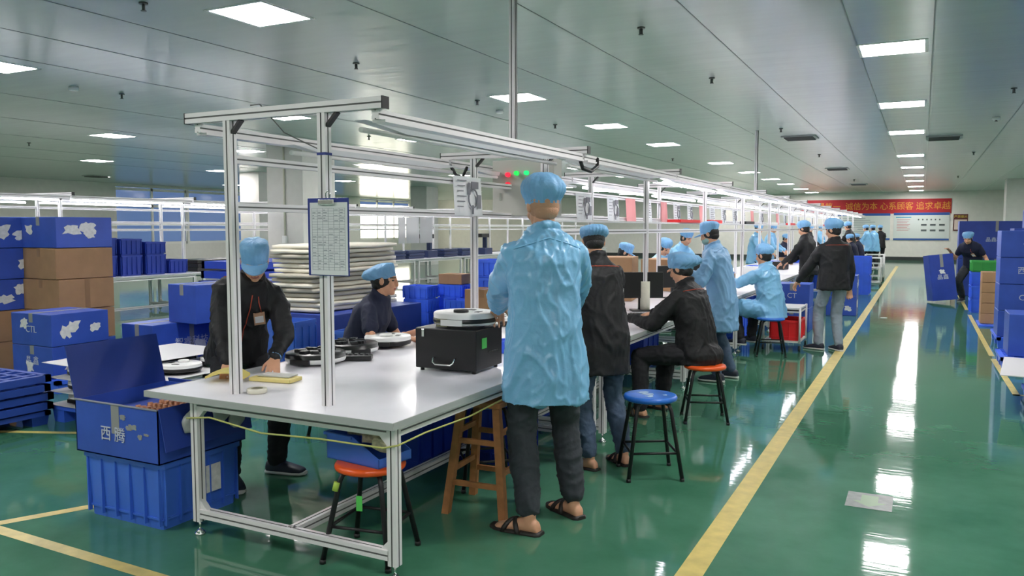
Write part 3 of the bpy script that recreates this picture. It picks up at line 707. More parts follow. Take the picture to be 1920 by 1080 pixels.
person('person in black jacket and pale grey jeans standing beside the yellow floor line',-.98,10.92,-32,H=1.64,lean=4,head=(14,-38),
   hl=(-1.46,10.95,.80),hr=(-.80,11.1,.72),fl=(-1.14,10.88,0,-70),fr=(-.90,10.88,0,-35),top='jacket',hem=.09,fit=1.08,trm=JEANL,cap='bouffant',capk=1.05,vox=.009,tvox=.013,piping=True,seed=9)
person('person in dark polo bending over to tip a large blue carton at right',.98,19.45,200,H=1.74,ph=.80,lean=46,head=(30,-8),
   hl=(1.22,19.0,.80),hr=(.52,19.2,1.08),fl=(1.02,19.35,0,180),fr=(.80,19.5,0,200),top='polo',hem=.1,short=True,trm=TRB,cap='flop',vox=.011,tvox=.016,seed=10,badge=True)
person('person in pale blue smock and peaked cap across the bench, behind the cardboard',-3.62,9.95,75,H=1.62,ph=.60,lean=18,head=(30,-5),
   hl=(-3.2,9.95,.8),hr=(-3.2,9.6,.8),fl=(-3.5,10.1,0,80),fr=(-3.5,9.8,0,80),top='smock',hem=.1,trm=TRK,cap='peaked',vox=.010,tvox=.015,seed=11)
person('person in blue smock and round blue cap across the bench, bending low over work',-3.62,11.9,120,H=1.66,ph=.62,lean=20,head=(35,0),
   hl=(-3.2,11.6,.8),hr=(-3.3,11.4,.8),fl=(-3.5,12.1,0,80),fr=(-3.5,11.7,0,80),top='smock',hem=.1,trm=TRK,cap='bouffant',vox=.010,tvox=.015,seed=12)
person('person in blue smock leaning in across the bench behind the masked worker',-3.66,13.05,110,H=1.70,lean=25,ph=.75,head=(25,0),
   hl=(-3.1,12.9,.85),hr=(-3.2,12.5,.85),fl=(-3.6,13.2,0,80),fr=(-3.6,12.9,0,80),top='smock',hem=.1,trm=TRK,cap='bouffant',vox=.012,tvox=.018,seed=13)
# ------- the far workers, one shape per kind, then copies
def far(kind,label,px,x,z=0,sc=1,turn=0):
    base=FARK.get(kind)
    if base is None:
        if kind=='smock': base=person('x',0,0,0,H=1.66,lean=12,head=(20,0),hl=(-.15,.42,.95),hr=(.15,.42,.95),top='smock',hem=.2,trm=TRK,cap='bouffant',vox=.013,tvox=.02,seed=20)
        if kind=='jacket': base=person('x',0,0,0,H=1.66,lean=10,head=(20,0),hl=(-.15,.42,.95),hr=(.15,.42,.95),top='jacket',hem=.12,trm=TRK,cap='bouffant',vox=.013,tvox=.02,seed=21)
        if kind=='polo': base=person('x',0,0,0,H=1.62,ph=.6,lean=14,head=(22,0),hl=(-.15,.45,.85),hr=(.15,.45,.85),fl=(-.12,.3,.1,0),fr=(.12,.3,.1,0),top='polo',short=True,hem=.1,trm=TRK,cap='bouffant',vox=.013,tvox=.02,seed=22)
        FARK[kind]=base;o=base
    else: o=dup(base)
    d=ray(px,428);y=x*d.y/d.x
    o.location=(x,y,0);o.rotation_euler=(0,0,turn);o.scale=(sc,sc,sc)
    o['label']=label;o['category']='person';o['group']='workers far down the near assembly line'
    return o
FARK={}
LF=math.radians(75);RG=math.radians(-100)
far('jacket','person in dark jacket bending across the line, left of the standing black-jacketed person',1519,-1.72,turn=LF)
far('polo','person in navy polo and blue cap seated just right of the black-jacketed person',1604,-1.70,turn=LF)
far('jacket','tall standing person in dark jacket beyond the seated navy-shirted one',1597,-1.9,sc=1.04,turn=LF)
far('polo','second navy-shirted person seated farther along by the small cart',1615,-1.68,turn=LF)
far('smock','person in pale blue smock standing far along the line by the last carts',1641,-1.6,turn=LF*.6)
far('jacket','person in dark jacket standing last in the row near notice board',1652,-1.5,turn=.3)
far('smock','far blue-capped person in blue smock just left of last dark jacket',1630,-1.8,turn=LF)
far('polo','navy-shirted person across the bench, facing us beside the seated blue smock',1465,-3.72,turn=RG)
far('smock','person in blue smock across the bench, seen between the two posts',1413,-3.72,turn=RG)
far('smock','person in blue smock across the bench behind the seated worker\'s cap',1441,-3.74,turn=RG)
far('jacket','person in dark jacket across the bench left of the raised arm',1514,-3.72,turn=RG)
far('smock','peaked figure in blue smock across the bench beside the black-jacketed head',1534,-3.72,turn=RG)
# ---------------------------------------------------------------- boxes, crates, pallets
rnd=random.Random(11)
def scrap(t,face,sx,sy,sz,u0,v0,w,h,r,name='torn_label',m=None):
    """irregular torn label on the +x or -y face"""
    b=MB();n=18;pts=[]
    for i in range(n):
        a=2*math.pi*i/n;k=r.uniform(.6,1.15);q=max(abs(math.cos(a)),abs(math.sin(a)))
        pts.append((u0+w/2*math.cos(a)/q*k,v0+h/2*math.sin(a)/q*k))
    M=lambda u,v,d:(sx/2+d,u,v) if face=='x' else (u,-sy/2-d,v)
    dd=r.uniform(.0015,.005);lo=[b.v(M(u,v,.0002)) for u,v in pts];hi=[b.v(M(u,v,dd)) for u,v in pts]
    b.skin([lo,hi],0,False);b.build(name,m or LBL,t)
def carton(label,x,y,z,sx,sy,sz,rot=0,m=None,group=None,txt=None,txtx=None,lab=0,tapes=True,seed=1,cat='box'):
    m=m or CORR;r=random.Random(seed)
    t=thing('carton',label,cat,(x,y,z),math.radians(rot),group)
    b=MB();b.box((0,0,sz/2),(sx,sy,sz-.002),bev=.006);b.build('box_body',m,t)
    b=MB();g=.004
    b.b2((-g/2,-sy/2+.01,sz-.001),(g/2,sy/2-.01,sz+.0005));b.build('flap_seam',mat('seam_dark',(.01,.02,.05),.6) if m is not BROWN else TAPEB,t)
    if tapes:
        b=MB();w=.03
        b.b2((-w,-sy/2-.0012,sz*.72),(w,-sy/2-.0002,sz));b.b2((-w,-sy/2-.001,sz),(w,sy/2,sz+.0012));b.build('tape_strip',TAPEB if m is BROWN else TAPE,t)
        b=MB();b.b2((sx/2+.0002,-w,sz*.0),(sx/2+.0012,w,sz));b.build('tape_strip',TAPEB if m is BROWN else TAPE,t) if r.random()<.5 else b.bm.free()
    for k in range(lab):
        scrap(t,'x',sx,sy,sz,r.uniform(-.28,.28)*sy,r.uniform(.35,.7)*sz,r.uniform(.1,.2),r.uniform(.08,.16),r)
    if lab>1: scrap(t,'y',sx,sy,sz,r.uniform(-.3,.3)*sx,r.uniform(.3,.7)*sz,.12,.1,r)
    if txt: text(txt,min(.11,sz*.3),t,(0,-sy/2-.002,sz*.5),(RX,0,0),INK)
    if txtx: text(txtx,min(.11,sz*.3),t,(sx/2+.002,0,sz*.5),(RX,0,RX),INK)
    return t
def crate(label,x,y,z,sx,sy,sz,rot=0,m=None,group=None,name='plastic_crate',ribs=5,full=None,cat='crate'):
    m=m or BLUEB
    t=thing(name,label,cat,(x,y,z),math.radians(rot),group)
    b=MB();w=.012;k=.93
    # tapered walls as one shell
    def rg(f,zz,ins=0): 
        a=sx/2*f-ins;c=sy/2*f-ins;r_=.02
        pts=[]
        for cx,cy,a0 in((a-r_,c-r_,0),(-a+r_,c-r_,90),(-a+r_,-c+r_,180),(a-r_,-c+r_,270)):
            for j in range(3):
                q=math.radians(a0+45*j);pts.append(b.v((cx+r_*math.cos(q),cy+r_*math.sin(q),zz)))
        return pts
    rings=[rg(k,.0),rg(k+.01,sz*.14),rg(k+.02,sz*.15),rg(.99,sz-.03),rg(1.03,sz-.03),rg(1.03,sz),rg(1.0,sz,0.006),rg(k,.02,w)]
    b.skin(rings,0,False);b.build('crate_body',m,t)
    b=MB()
    for i in range(ribs+1):
        u=-.46+.92*i/ribs
        for s_ in(-1,1):
            b.box((u*sx,s_*sy/2*.985,sz*.5),(.008,.02,sz*.86))
            if abs(u)<.47: b.box((s_*sx/2*.985,u*sy,sz*.5),(.02,.008,sz*.86))
    b.box((0,0,sz*.16),(sx*.975,sy*.975,.01))
    o=b.build('ribs',m,t)
    if full is not None:
        b=MB();b.box((0,0,sz*.55),(sx*.88,sy*.88,sz*.7));b.build('contents',full,t)
    return t
def pallet(label,x,y,z,sx,sy,h=.13,rot=0,group=None,m=None,feet=True):
    t=thing('plastic_pallet',label,'pallet',(x,y,z),math.radians(rot),group);m=m or BLUEB
    b=MB();d=.035 if feet else h*.8;top=h
    nx=9;ny=7
    b.b2((-sx/2,-sy/2,top-d),(-sx/2+.05,sy/2,top));b.b2((sx/2-.05,-sy/2,top-d),(sx/2,sy/2,top))
    b.b2((-sx/2,-sy/2,top-d),(sx/2,-sy/2+.05,top));b.b2((-sx/2,sy/2-.05,top-d),(sx/2,sy/2,top))
    for i in range(1,nx): b.b2((-sx/2+sx*i/nx-.02,-sy/2+.05,top-d+.004),(-sx/2+sx*i/nx+.02,sy/2-.05,top-.002))
    for i in range(1,ny): b.b2((-sx/2+.05,-sy/2+sy*i/ny-.02,top-d+.006),(sx/2-.05,-sy/2+sy*i/ny+.02,top-.003))
    b.build('deck',m,t)
    if feet:
        for i in(-1,0,1):
            for j in(-1,0,1):
                b=MB();b.box((i*(sx/2-.08),j*(sy/2-.08),(h-d)/2),(.14,.14,h-d),taper=.85);b.build('foot',m,t)
    return t
# --- tote and open carton at the front left
tx,ty=-3.705,2.99
t=crate('large light blue ribbed plastic tote on the floor at the front left bench leg',tx,ty+.03,0,.60,.52,.355,m=BLUEP,name='plastic_tote',cat='tote')
b=MB();b.b2((.301,.02,.12),(.303,.12,.27));b.build('paper_label',LBL,t)
t=thing('open_carton','open blue hollow-board box with raised flap standing on the light blue tote','box',(tx,ty+.03,.357))
sx,sy,sz=.64,.58,.28
b=MB()
for a,c in(((-sx/2,-sy/2,0),(sx/2,-sy/2+.006,sz)),((-sx/2,sy/2-.006,0),(sx/2,sy/2,sz)),((-sx/2,-sy/2,0),(-sx/2+.006,sy/2,sz)),((sx/2-.006,-sy/2,0),(sx/2,sy/2,sz)),((-sx/2,-sy/2,0),(sx/2,sy/2,.006))): b.b2(a,c)
b.build('box_body',CORR,t)
b=MB();b.box((-sx/2-.035,0,sz+.14),(.006,sy,.29),rot=Matrix.Rotation(-.24,3,'Y'));b.build('raised_flap',CORRD,t)
b=MB();b.box((sx/2+.03,0,sz-.1),(.006,sy,.22),rot=Matrix.Rotation(-.2,3,'Y'));b.build('hanging_flap',CORRD,t)
b=MB();b.box((0,sy/2+.05,sz-.08),(sx,.006,.2),rot=Matrix.Rotation(.3,3,'X'));b.build('rear_flap',CORRD,t)
b=MB();b.b2((-.03,-sy/2-.002,sz*.45),(.03,-sy/2-.0005,sz));b.build('tape_patch',TAPE,t)
b=MB();b.cyl((-sx/2,-sy/2,sz),(sx/2,-sy/2,sz),.006,6);b.build('worn_edge',TAPE,t)
text('西 腾',.085,t,(-.02,-sy/2-.003,sz*.42),(RX,0,0),INK)
r=random.Random(3)
for k in range(5): scrap(t,'y',sx,sy,sz,r.uniform(.05,.28),r.uniform(.08,.24),r.uniform(.03,.07),r.uniform(.01,.03),r,'scuff',TAPE)
for k,(q,zz) in enumerate(((-.1,.2),(.1,.22),(.2,.16))):
    b=MB()
    b.ell((sx/2+.06,q,zz),V((1,0,0)),V((0,1,0)),V((0,0,1)),.02,.06,.06)
    for v in b.bm.verts: v.co+=V((noise.noise(v.co*30),noise.noise(v.co*31),noise.noise(v.co*29)))*.015
    o=b.build('plastic_bag',mat('bag_film',(.75,.76,.72),.3,trans=.3));o.location=(tx,ty,.357)
    tag(o,['crumpled clear bag over the carton side, nearest','crumpled clear bag over the carton side, middle','crumpled clear bag over the carton side, farthest'][k],'bag','clear bags hanging over the open carton')
cp=None;COIL=mat('copper_part',srgb(176,120,88),.45,.2,var=.3,vscale=90)
for i in range(8):
    for j in range(6):
        x=tx-.02+i*.04;y=ty-.18+j*.075
        if cp is None:
            b=MB();b.lathe((0,0,0),[(.018,0),(.018,.03),(.014,.034),(.014,.045),(.006,.046)],10);cp=b.build('copper_coil',COIL);o=cp
        else: o=cp.copy();COL.objects.link(o)
        o.location=(x,y,.357+.2);tag(o,'small reddish brown coil packed in rows inside the open blue carton','coil','coils packed in the open carton')
b=MB();b.b2((tx-.29,ty-.22,.365),(tx+.29,ty+.28,.556));o=b.build('packing_layer',mat('packing_blue',srgb(30,60,150),.6));tag(o,'blue packing layer under the coils inside the open carton','packing')
# --- stacked pallets left
for k in range(5):
    pallet(['lowest blue plastic pallet of the stack at the left edge','second pallet from the floor in the left-edge stack','middle blue pallet of the stack at the left edge','fourth pallet from the floor in the left-edge stack','topmost blue plastic pallet of the stack at left edge'][k],-6.72+.01*(k%2),3.42+.015*(k%3),(.0 if k==0 else .11+.072*(k-1)+.0),1.2,1.05,.11 if k==0 else .068,0,'blue pallets stacked at the left edge',m=mat('pallet_blue',srgb(38,72,160),.5,var=.1),feet=(k==0))
# --- robot vacuums
def robot(label,x,y,z,R=.17,h=.08,style='white',rot=0,group='robot vacuums on the benches'):
    if style in RB and R==RB[style][1]:
        t=dup(RB[style][0]);t.location=(x,y,z);t.rotation_euler.z=math.radians(rot);t['label']=label;t['group']=group;return t
    t=thing('robot_vacuum',label,'robot vacuum',(x,y,z),math.radians(rot),group)
    top=WPL if style!='black' else BLK
    b=MB();b.lathe((0,0,0),[(R*.86,.012),(R*.97,.018),(R,.03),(R,h*.62),(R*.985,h*.64),(R*.985,h*.92),(R*.96,h),(R*.01,h)],40,mis=[1,1,1,1,0,0,0] if style=='white' else ([2,2,2,1,1,1,1] if style=='black' else [0,0,1,1,0,0,0]));b.build('shell',[top if style!='black' else BLK,BLK,WPL],t)
    if style=='black':
        b=MB()
        for i in range(14):
            a=i*.9;b.box((R*.55*math.cos(a)*(.4+.6*(i%3)/2),R*.55*math.sin(a),h+.008),(.05,.03,.02),rot=rz(a))
        b.build('inner_parts',mat('parts_dark',(.04,.04,.045),.3),t)
    else:
        b=MB();b.lathe((0,-R*.3,h),[(.045,0),(.045,.014),(.04,.018),(.01,.018)],20);b.build('sensor_turret',WPL if style=='white' else BLK,t)
        b=MB();b.box((0,R*.45,h+.002),(.06,.02,.004),bev=.001);b.build('button_panel',BLK,t)
        b=MB();b.box((R*.45,0,h+.001),(.03,.05,.003));b.build('sensor_slot',BLK,t)
    b=MB();b.box((0,-R*.985,h*.42),(R*.7,.012,h*.4));bm_=b.build('front_window',BLK if style!='open' else WPL,t)
    for s_ in(-1,1):
        b=MB();b.cyl((s_*R*.6-.012,0,.022),(s_*R*.6+.012,0,.022),.022,14);b.build('wheel',BLK,t)
    RB.setdefault(style,(t,R));return t
RB={}
gB='robot vacuum shells on the front bench'
robot('black open robot vacuum with white rim, nearer of two on front bench',*tuple(atz(592,668,.76))[:2],.72,.185,.07,'black',10,gB)
robot('black open robot vacuum with white rim, farther and partly over the other',*tuple(atz(657,648,.77))[:2],.722,.185,.07,'black',60,gB)
robot('white robot vacuum standing before the seated person in navy polo',*tuple(atz(727,628,.80))[:2],.723,.165,.075,'white',20,gB)
b=MB();b.box((0,0,.018),(.2,.08,.032),bev=.008)
for i in range(5): b.box((-.07+.035*i,0,.036),(.02,.05,.012))
o=b.build('black_tray_part',BLK);o.location=(*tuple(atz(668,670,.74))[:2],.722);o.rotation_euler.z=.5;tag(o,'slim black ribbed component lying flat in front of the black robot vacuum','component')
# black case with handle
t=thing('tool_case','black rectangular case with metal handle standing on the front bench','case',(-2.43,4.08,.72),math.radians(2))
b=MB();b.box((0,0,.135),(.40,.34,.235),bev=.006);b.build('case_body',BLKM,t)
for sx_ in(-1,1):
    for sy_ in(-1,1):
        b=MB();b.cyl((sx_*.17,sy_*.14,0),(sx_*.17,sy_*.14,.022),.012);b.build('rubber_foot',BLK,t)
b=MB();b.tube([(-.07,-.172,.085),(-.07,-.19,.083),(-.066,-.2,.062),(-.05,-.202,.05),(.05,-.202,.05),(.066,-.2,.062),(.07,-.19,.083),(.07,-.172,.085)],.005,8);b.build('handle',CHROME,t)
b=MB();b.box((-.145,-.174,.225),(.018,.008,.045),bev=.002);b.build('latch',CHROME,t)
b=MB();b.b2((.201,-.1,.14),(.203,-.04,.2));b.build('green_sticker',GREENP,t)
b=MB();b.b2((.201,-.02,.11),(.203,.1,.116));b.build('metal_strip',CHROME,t)
robot('white robot vacuum with vent grille sitting on top of the black case',-2.40,4.1,.974,.19,.085,'white2' if False else 'open',5,gB)
b=MB()
for k in range(3): b.box((-2.46,3.915,.99+.018*k),(.07,.012,.008))
o=b.build('vent_slits',mat('vent_tan',srgb(110,110,85),.5));o.parent=RB['open'][0];o.matrix_parent_inverse=Matrix.Identity(4);o.location=tuple(-RB['open'][0].location)
for k,(x,y,z,l) in enumerate(((-3.2,5.18,.722,'white robot vacuum beside the seated polo person\'s hands'),(-3.15,5.6,.722,'white robot vacuum just left of the second post'),(-2.72,5.62,.722,'white robot vacuum behind the second post'),(-3.2,6.1,.722,'white robot vacuum farthest behind the second post'),(-2.78,6.15,.722,'white robot vacuum behind the small blue bin'))):
    robot(l,x,y,z,.17,.075,'white',k*70,gB)
crate('small bright blue bin on the bench beside the tall person\'s elbow',-2.42,4.75,.722,.17,.13,.085,20,name='small_bin',cat='bin',ribs=2)
# white boards with robots, on a pallet behind the tote
pallet('blue plastic pallet under the white boards with robot vacuums',-5.7,4.62,0,1.0,1.25,.14,group=None)
def slab(name,label,cat,x0,x1,y0,y1,z0,z1,m,rot=0,group=None,bev=.003,off=0):
    b=MB();b.box((0,0,(z1-z0)/2),(x1-x0,y1-y0,z1-z0),bev=bev);o=b.build(name,m);o.location=((x0+x1)/2,(y0+y1)/2,z0);o.rotation_euler.z=math.radians(rot);tag(o,label,cat,group);return o
gW='white boards layered between robot vacuums'
BW=mat('white_board',(.7,.69,.7),.4)
slab('white_board','lowest white board between layers of robot vacuums',  'board',-6.2,-5.2,3.98,5.25,.14,.148,BW,0,gW)
k=0
for layer,z in enumerate((.149,.258,.367)):
    for ix in range(2):
        for iy in range(3):
            if layer==2 and False: continue
            lab='%s robot vacuum in the %s layer on the pallet of white boards, %s'%(['front','middle','rear'][iy],['bottom','middle','top'][layer],['left','right'][ix])
            robot(lab,-5.96+ix*.54,4.19+iy*.42,z,.17,.075,'white',35*k,'robot vacuums layered between white boards');k+=1
    if layer<2: slab('white_board','%s white board between layers of robot vacuums'%(['second','third'][layer]),'board',-6.2,-5.2,3.98,5.25,z+.099,z+.105,BW,0,gW)
slab('white_board','topmost white board, shifted left so that robot vacuums show',  'board',-6.27,-5.5,3.98,5.25,.367+.099,.472,BW,-3,gW)
# --- cartons left background
G1='blue and brown boxes in the tall stacks at the left edge'
nm=['lowest','second lowest','middle','second highest','topmost']
bs=.335
for k in range(5):
    m=BROWN if k<2 else CORR
    carton('%s %s box in the leftmost tall stack'%('brown cardboard' if k<2 else 'blue worn',nm[k]),-9.05,5.30,k*bs,.62,.56,bs-.004,[-2,1,0,2,-1][k],m,G1,lab=0 if k<2 else 3,seed=20+k)
for k in range(5):
    m=CORR if k in(4,0) else BROWN
    carton('%s %s box in the tall stack behind the lettered pair of boxes'%({BROWN:'brown cardboard',CORR:'blue'}[m],nm[k]),-8.45,5.72,k*bs,.60,.66,bs-.004,[1,-1,1,-2,0][k],m,G1,lab=3 if k==4 else 0,seed=30+k)
pallet('blue pallet under the pair of lettered blue boxes at left',-7.62,5.05,0,.95,.75,.12)
carton('lower blue box with torn labels of the lettered pair at left',-7.62,5.05,.121,.62,.60,.30,0,CORR,None,txt='晶 鑫',lab=2,seed=41)
carton('upper blue box marked in capital letters with torn white labels, left',-7.62,5.05,.423,.62,.60,.31,0,CORR,None,txt='CTL',lab=3,seed=42)
# long blue cartons
pallet('blue pallet beneath the long blue cartons behind the black-jacketed person',-6.8,6.2,0,1.3,1.3,.13)
carton('long blue carton lying at lower left, pale lettering on its side',-7.12,6.02,.13,.46,.98,.44,0,CORR,'long blue cartons behind the bending person',txt=None,txtx='智睿科技',lab=1,seed=43)
carton('long blue carton on top, directly behind the bending person',-6.72,6.38,.572,.46,1.15,.40,-6,CORR,'long blue cartons behind the bending person',txtx='智睿 科技',lab=0,seed=44)
carton('blue carton at lower right, partly hidden by the bending person',-6.45,6.55,.13,.46,.6,.44,0,CORR,'long blue cartons behind the bending person',txtx='晶鑫电',lab=1,seed=45)
# stack of flat blue pallets farther back
for k in range(9):
    z=0 if k==0 else .13+(k-1)*.125
    pallet('%s blue pallet from the floor in the stack behind the long cartons'%(['lowest','second','third','fourth','fifth','sixth','seventh','eighth','topmost'][k]),-7.9+.02*(k%2),8.05+.03*(k%3),z,.9,1.25,.13 if k==0 else .118,0,'flat pallets stacked behind the long cartons',feet=(k==0),m=mat('pallet_blue_bright',srgb(36,70,190),.5,var=.1))
# foam sheets
G2='off-white foam sheets stacked behind the front bench'
for q,(x,y,l) in enumerate(((-5.3,6.24,'large blue carton under the front half of the foam sheet stack'),(-5.3,7.0,'large blue carton under the rear half of the foam sheet stack'))):
    carton(l,x,y,0,.86,.74,.74,0,CORRD,None,seed=50+q,lab=0,tapes=False)
crate('lighter blue crate standing in front of the foam sheet stack, left',-4.98,5.42,0,.34,.34,.74,8,BLUEP,None,ribs=3)
crate('blue crate in front of foam stack, just left of seated polo person',-4.4,5.65,0,.3,.3,.66,5,BLUEP,None,ribs=3)
fs=[]
for v_ in range(4):
    b=MB();nx,ny=8,18;r=random.Random(v_);W_,D_=.54,1.3
    def zf(x,y,v_=v_): return .014*noise.noise(V((x*2.2,y*2.2,1)))+.005*noise.noise(V((x*5,y*5+v_*3,v_)))
    g=[[None]*(ny+1) for _ in range(nx+1)];g2=[[None]*(ny+1) for _ in range(nx+1)]
    for i in range(nx+1):
        for j in range(ny+1):
            x=-W_/2+W_*i/nx+.02*noise.noise(V((j*.4,v_*9.,1)))*(1 if i in(0,nx) else 0);y=-D_/2+D_*j/ny+.025*noise.noise(V((i*.4,v_*9.,5)))*(1 if j in(0,ny) else 0);z=zf(x,y)
            e=-.007 if (i in(0,nx) or j in(0,ny)) else 0
            g[i][j]=b.v((x,y,z+.045+e));g2[i][j]=b.v((x,y,z-e*.6))
    for i in range(nx):
        for j in range(ny):
            for G,fl in((g,0),(g2,1)):
                q=[G[i][j],G[i+1][j],G[i+1][j+1],G[i][j+1]];f=b.bm.faces.new(q if not fl else q[::-1]);f.smooth=True
    per=[(i,0) for i in range(nx)]+[(nx,j) for j in range(ny)]+[(i,ny) for i in range(nx,0,-1)]+[(0,j) for j in range(ny,0,-1)]
    for a,c in zip(per,per[1:]+per[:1]): b.bm.faces.new((g2[a[0]][a[1]],g2[c[0]][c[1]],g[c[0]][c[1]],g[a[0]][a[1]])).smooth=True
    fs.append(b)
fo=[f.build('foam_sheet',[FOAM,mat('foam_sheet_grey',srgb(190,185,170),.85,bump=.2,bscale=25)][k%4==3]) for k,f in enumerate(fs)]
r=random.Random(5)
for k in range(14):
    o=fo[k] if k<4 else fo[r.randrange(4)].copy()
    if k>=4: COL.objects.link(o)
    o.location=(-5.36+r.uniform(-.02,.02),6.55+r.uniform(-.03,.03),.748+k*.0465);o.rotation_euler.z=r.uniform(-.02,.02)
    tag(o,'%s wavy off-white foam sheet in the tall stack behind the front bench'%(['lowest','second lowest','third lowest','fourth lowest','fifth lowest','sixth lowest','seventh lowest','seventh from the top','sixth from the top','fifth from the top','fourth from the top','third from the top','second from the top','topmost'][k]),'foam sheet',G2)
# small bins + crates beyond seated man
G3='bright blue crates in the stacks beyond the seated polo person'
ln=['lowest','second lowest','third lowest','fourth lowest','topmost']
for (cx,cy,n,w_,l) in((-5.10,7.70,6,.32,'first stack'),(-4.86,8.06,6,.32,'second stack'),(-4.62,7.8,5,.32,'third stack'),(-4.40,8.15,4,.32,'fourth stack')):
    for k in range(n):
        crate('%s bright blue crate in the %s from left beyond the polo person'%(['lowest','second','third','fourth','fifth','sixth'][k],l),cx+r.uniform(-.01,.01),cy,k*.15,w_,.24,.149,r.uniform(-5,5),BLUEB,G3,ribs=4)
carton('open brown cardboard box lying on top of the blue crates',-4.86,8.06,.902,.30,.24,.12,4,BROWN,None,tapes=False)
for k in range(3): carton('%s brown cardboard box between the two groups of blue crates'%['lowest','middle','upper'][k],-4.18,7.65,k*.3,.4,.4,.297,6,BROWN,'brown boxes between the groups of blue crates')
for (cx,cy,n,l) in((-4.12,8.05,6,'left column'),(-3.70,8.15,5,'right column')):
    for k in range(n):
        crate('%s blue crate in the %s behind the second post'%(['lowest','second','third','fourth','fifth','sixth'][k],l),cx-.2,cy,k*.2,.38,.42,.197,0,BLUEB,'blue crates stacked behind the second post',ribs=5)
# on far bench line
G4='dark blue crates piled on the far assembly line'
for k,(y,z,h_,w_) in enumerate(((7.9,.722,.28,.34),(8.5,.722,.26,.4),(8.5,.985,.2,.4),(9.0,.722,.36,.42),(9.0,1.085,.3,.42),(9.5,.722,.36,.42),(9.5,1.085,.28,.42),(10.0,.722,.36,.42),(10.0,1.085,.22,.42),(10.5,.722,.25,.4))):
    crate(['leftmost small','second','second, upper','third','third, upper','fourth','fourth, upper','fifth','fifth, upper','rightmost'][k]+' dark blue crate piled on the far line',-12.55,y,z,w_+.1,w_,h_,0,mat('crate_darkblue',srgb(24,52,150),.45,var=.1),G4,ribs=4)
for k,(y,l) in enumerate(((7.2,'first'),(11.3,'second'),(12.1,'third'),(17.5,'fourth'),(18.4,'fifth'),(20.2,'sixth'),(21.2,'seventh'))):
    t=thing('navy_tray',l+' stack of flat navy trays on the far line, counted from the left','tray',(-12.6,y,.722),0,'navy trays on the far line')
    for q in range(3): b=MB();b.box((.02*(q%2),0,.04+.075*q),(.6,.75,.07),bev=.01);b.build('tray',NAVY if k>2 else BLK,t)
# dark machines on the far line
for k,(y,l) in enumerate(((19.3,'left'),(22.6,'right'))):
    t=thing('test_machine','dark test fixture with upright arm on the far line, '+l,'machine',(-12.6,y,.722))
    b=MB();b.box((0,0,.1),(.5,.5,.2),bev=.01);b.build('base',NAVY,t)
    b=MB();b.box((0,.2,.4),(.12,.1,.42));b.build('column',NAVY,t);b=MB();b.box((0,-.02,.6),(.3,.5,.12),bev=.01);b.build('head',BLK,t)
# --- right hand side
G5='blue cartons stacked along the right of the aisle'
pallet('blue pallet under the large lettered cartons at right',1.55,12.6,0,1.3,1.1,.14)
rt=['CTF','西 腾','CT','CTL','科技']
for k in range(4):
    for q,xx in enumerate((1.22,1.86)):
        carton('%s lettered blue carton from the pallet in the %s column of the big right-hand stack'%(['lowest','second','third','top'][k],['left','right'][q]),xx,12.45,.141+k*.345,.62,.62,.342,0,CORR,G5,txt=rt[k+q-1 if k+q else 0],lab=1,seed=60+k*2+q)
pallet('blue pallet under the nearest single carton at right',1.36,10.65,0,1.1,.8,.13)
carton('nearest blue carton at right with torn white labels on its front',1.24,10.7,.131,.7,.6,.47,0,CORR,None,lab=3,seed=71)
scrap_t=thing('x',None,None) if False else None
for k in range(3): pallet('%s blue pallet under the white board at far right edge'%['lower','middle','upper'][k],1.45,8.35,k*.1,1.15,.95,.098 ,0,'pallets under the right-hand white board',feet=True)
slab('white_board','white board lying on low blue pallets at the right edge','board',.68,2.1,7.82,8.95,.302,.312,BW,-6)
slab('paper_sheet','white sheet lying on floor at the right edge of frame','sheet',.92,1.4,6.6,7.6,.001,.004,PAPER,12,bev=0)
for k,(x,y,z,sx_,sy_,sz_) in enumerate(((1.75,15.4,0,.9,.7,.62),(1.75,15.4,.624,.9,.7,.62),(1.7,15.4,1.248,.8,.7,.30),(1.65,15.4,1.55,.36,.7,.30),(2.1,15.4,1.55,.5,.7,.32))):
    carton(['lowest wide','middle wide','upper wide','small topmost left','small topmost right'][k]+' blue carton in the stack behind the big right-hand one',x,y,z,sx_,sy_,sz_,0,CORRD,G5,txt='晶鑫科技' if k>1 else None,lab=0,seed=80+k)
for k in range(2): carton('%s tall dark blue carton behind the bending person at right'%['lower','upper'][k],1.5,21.6,k*.86,1.5,.8,.855,0,CORRD,None,txt='晶鑫科技' if k else None,seed=90+k)
for k in range(5): carton('%s small brown box in the narrow stack by the right-hand cartons'%ln[k],1.02,15.0,.03+k*.165,.3,.4,.163,0,BROWN,'small brown boxes by the right-hand cartons',tapes=False)
slab('flat_pallet_board','flat blue board under the small brown boxes','board',.84,1.3,14.6,15.4,0,.028,BLUEB)
for k in range(3): crate('%s blue crate with green top box beside the bending person'%['lowest','middle','upper'][k],1.12,17.2,k*.25,.6,.5,.247,0,BLUEB,'blue crates beside the bending person',ribs=4)
crate('green plastic crate on top of blue crates beside the bending person',1.12,17.2,.752,.6,.5,.2,0,GREENP,ribs=4)
t=carton('large dark blue carton tipped on edge in the right-hand aisle by the bending person',.41,18.9,.06,.46,.45,.95,14,CORRD,None,txt='晶鑫',lab=2,seed=99);t.rotation_euler=(math.radians(-4),math.radians(-6),math.radians(14))
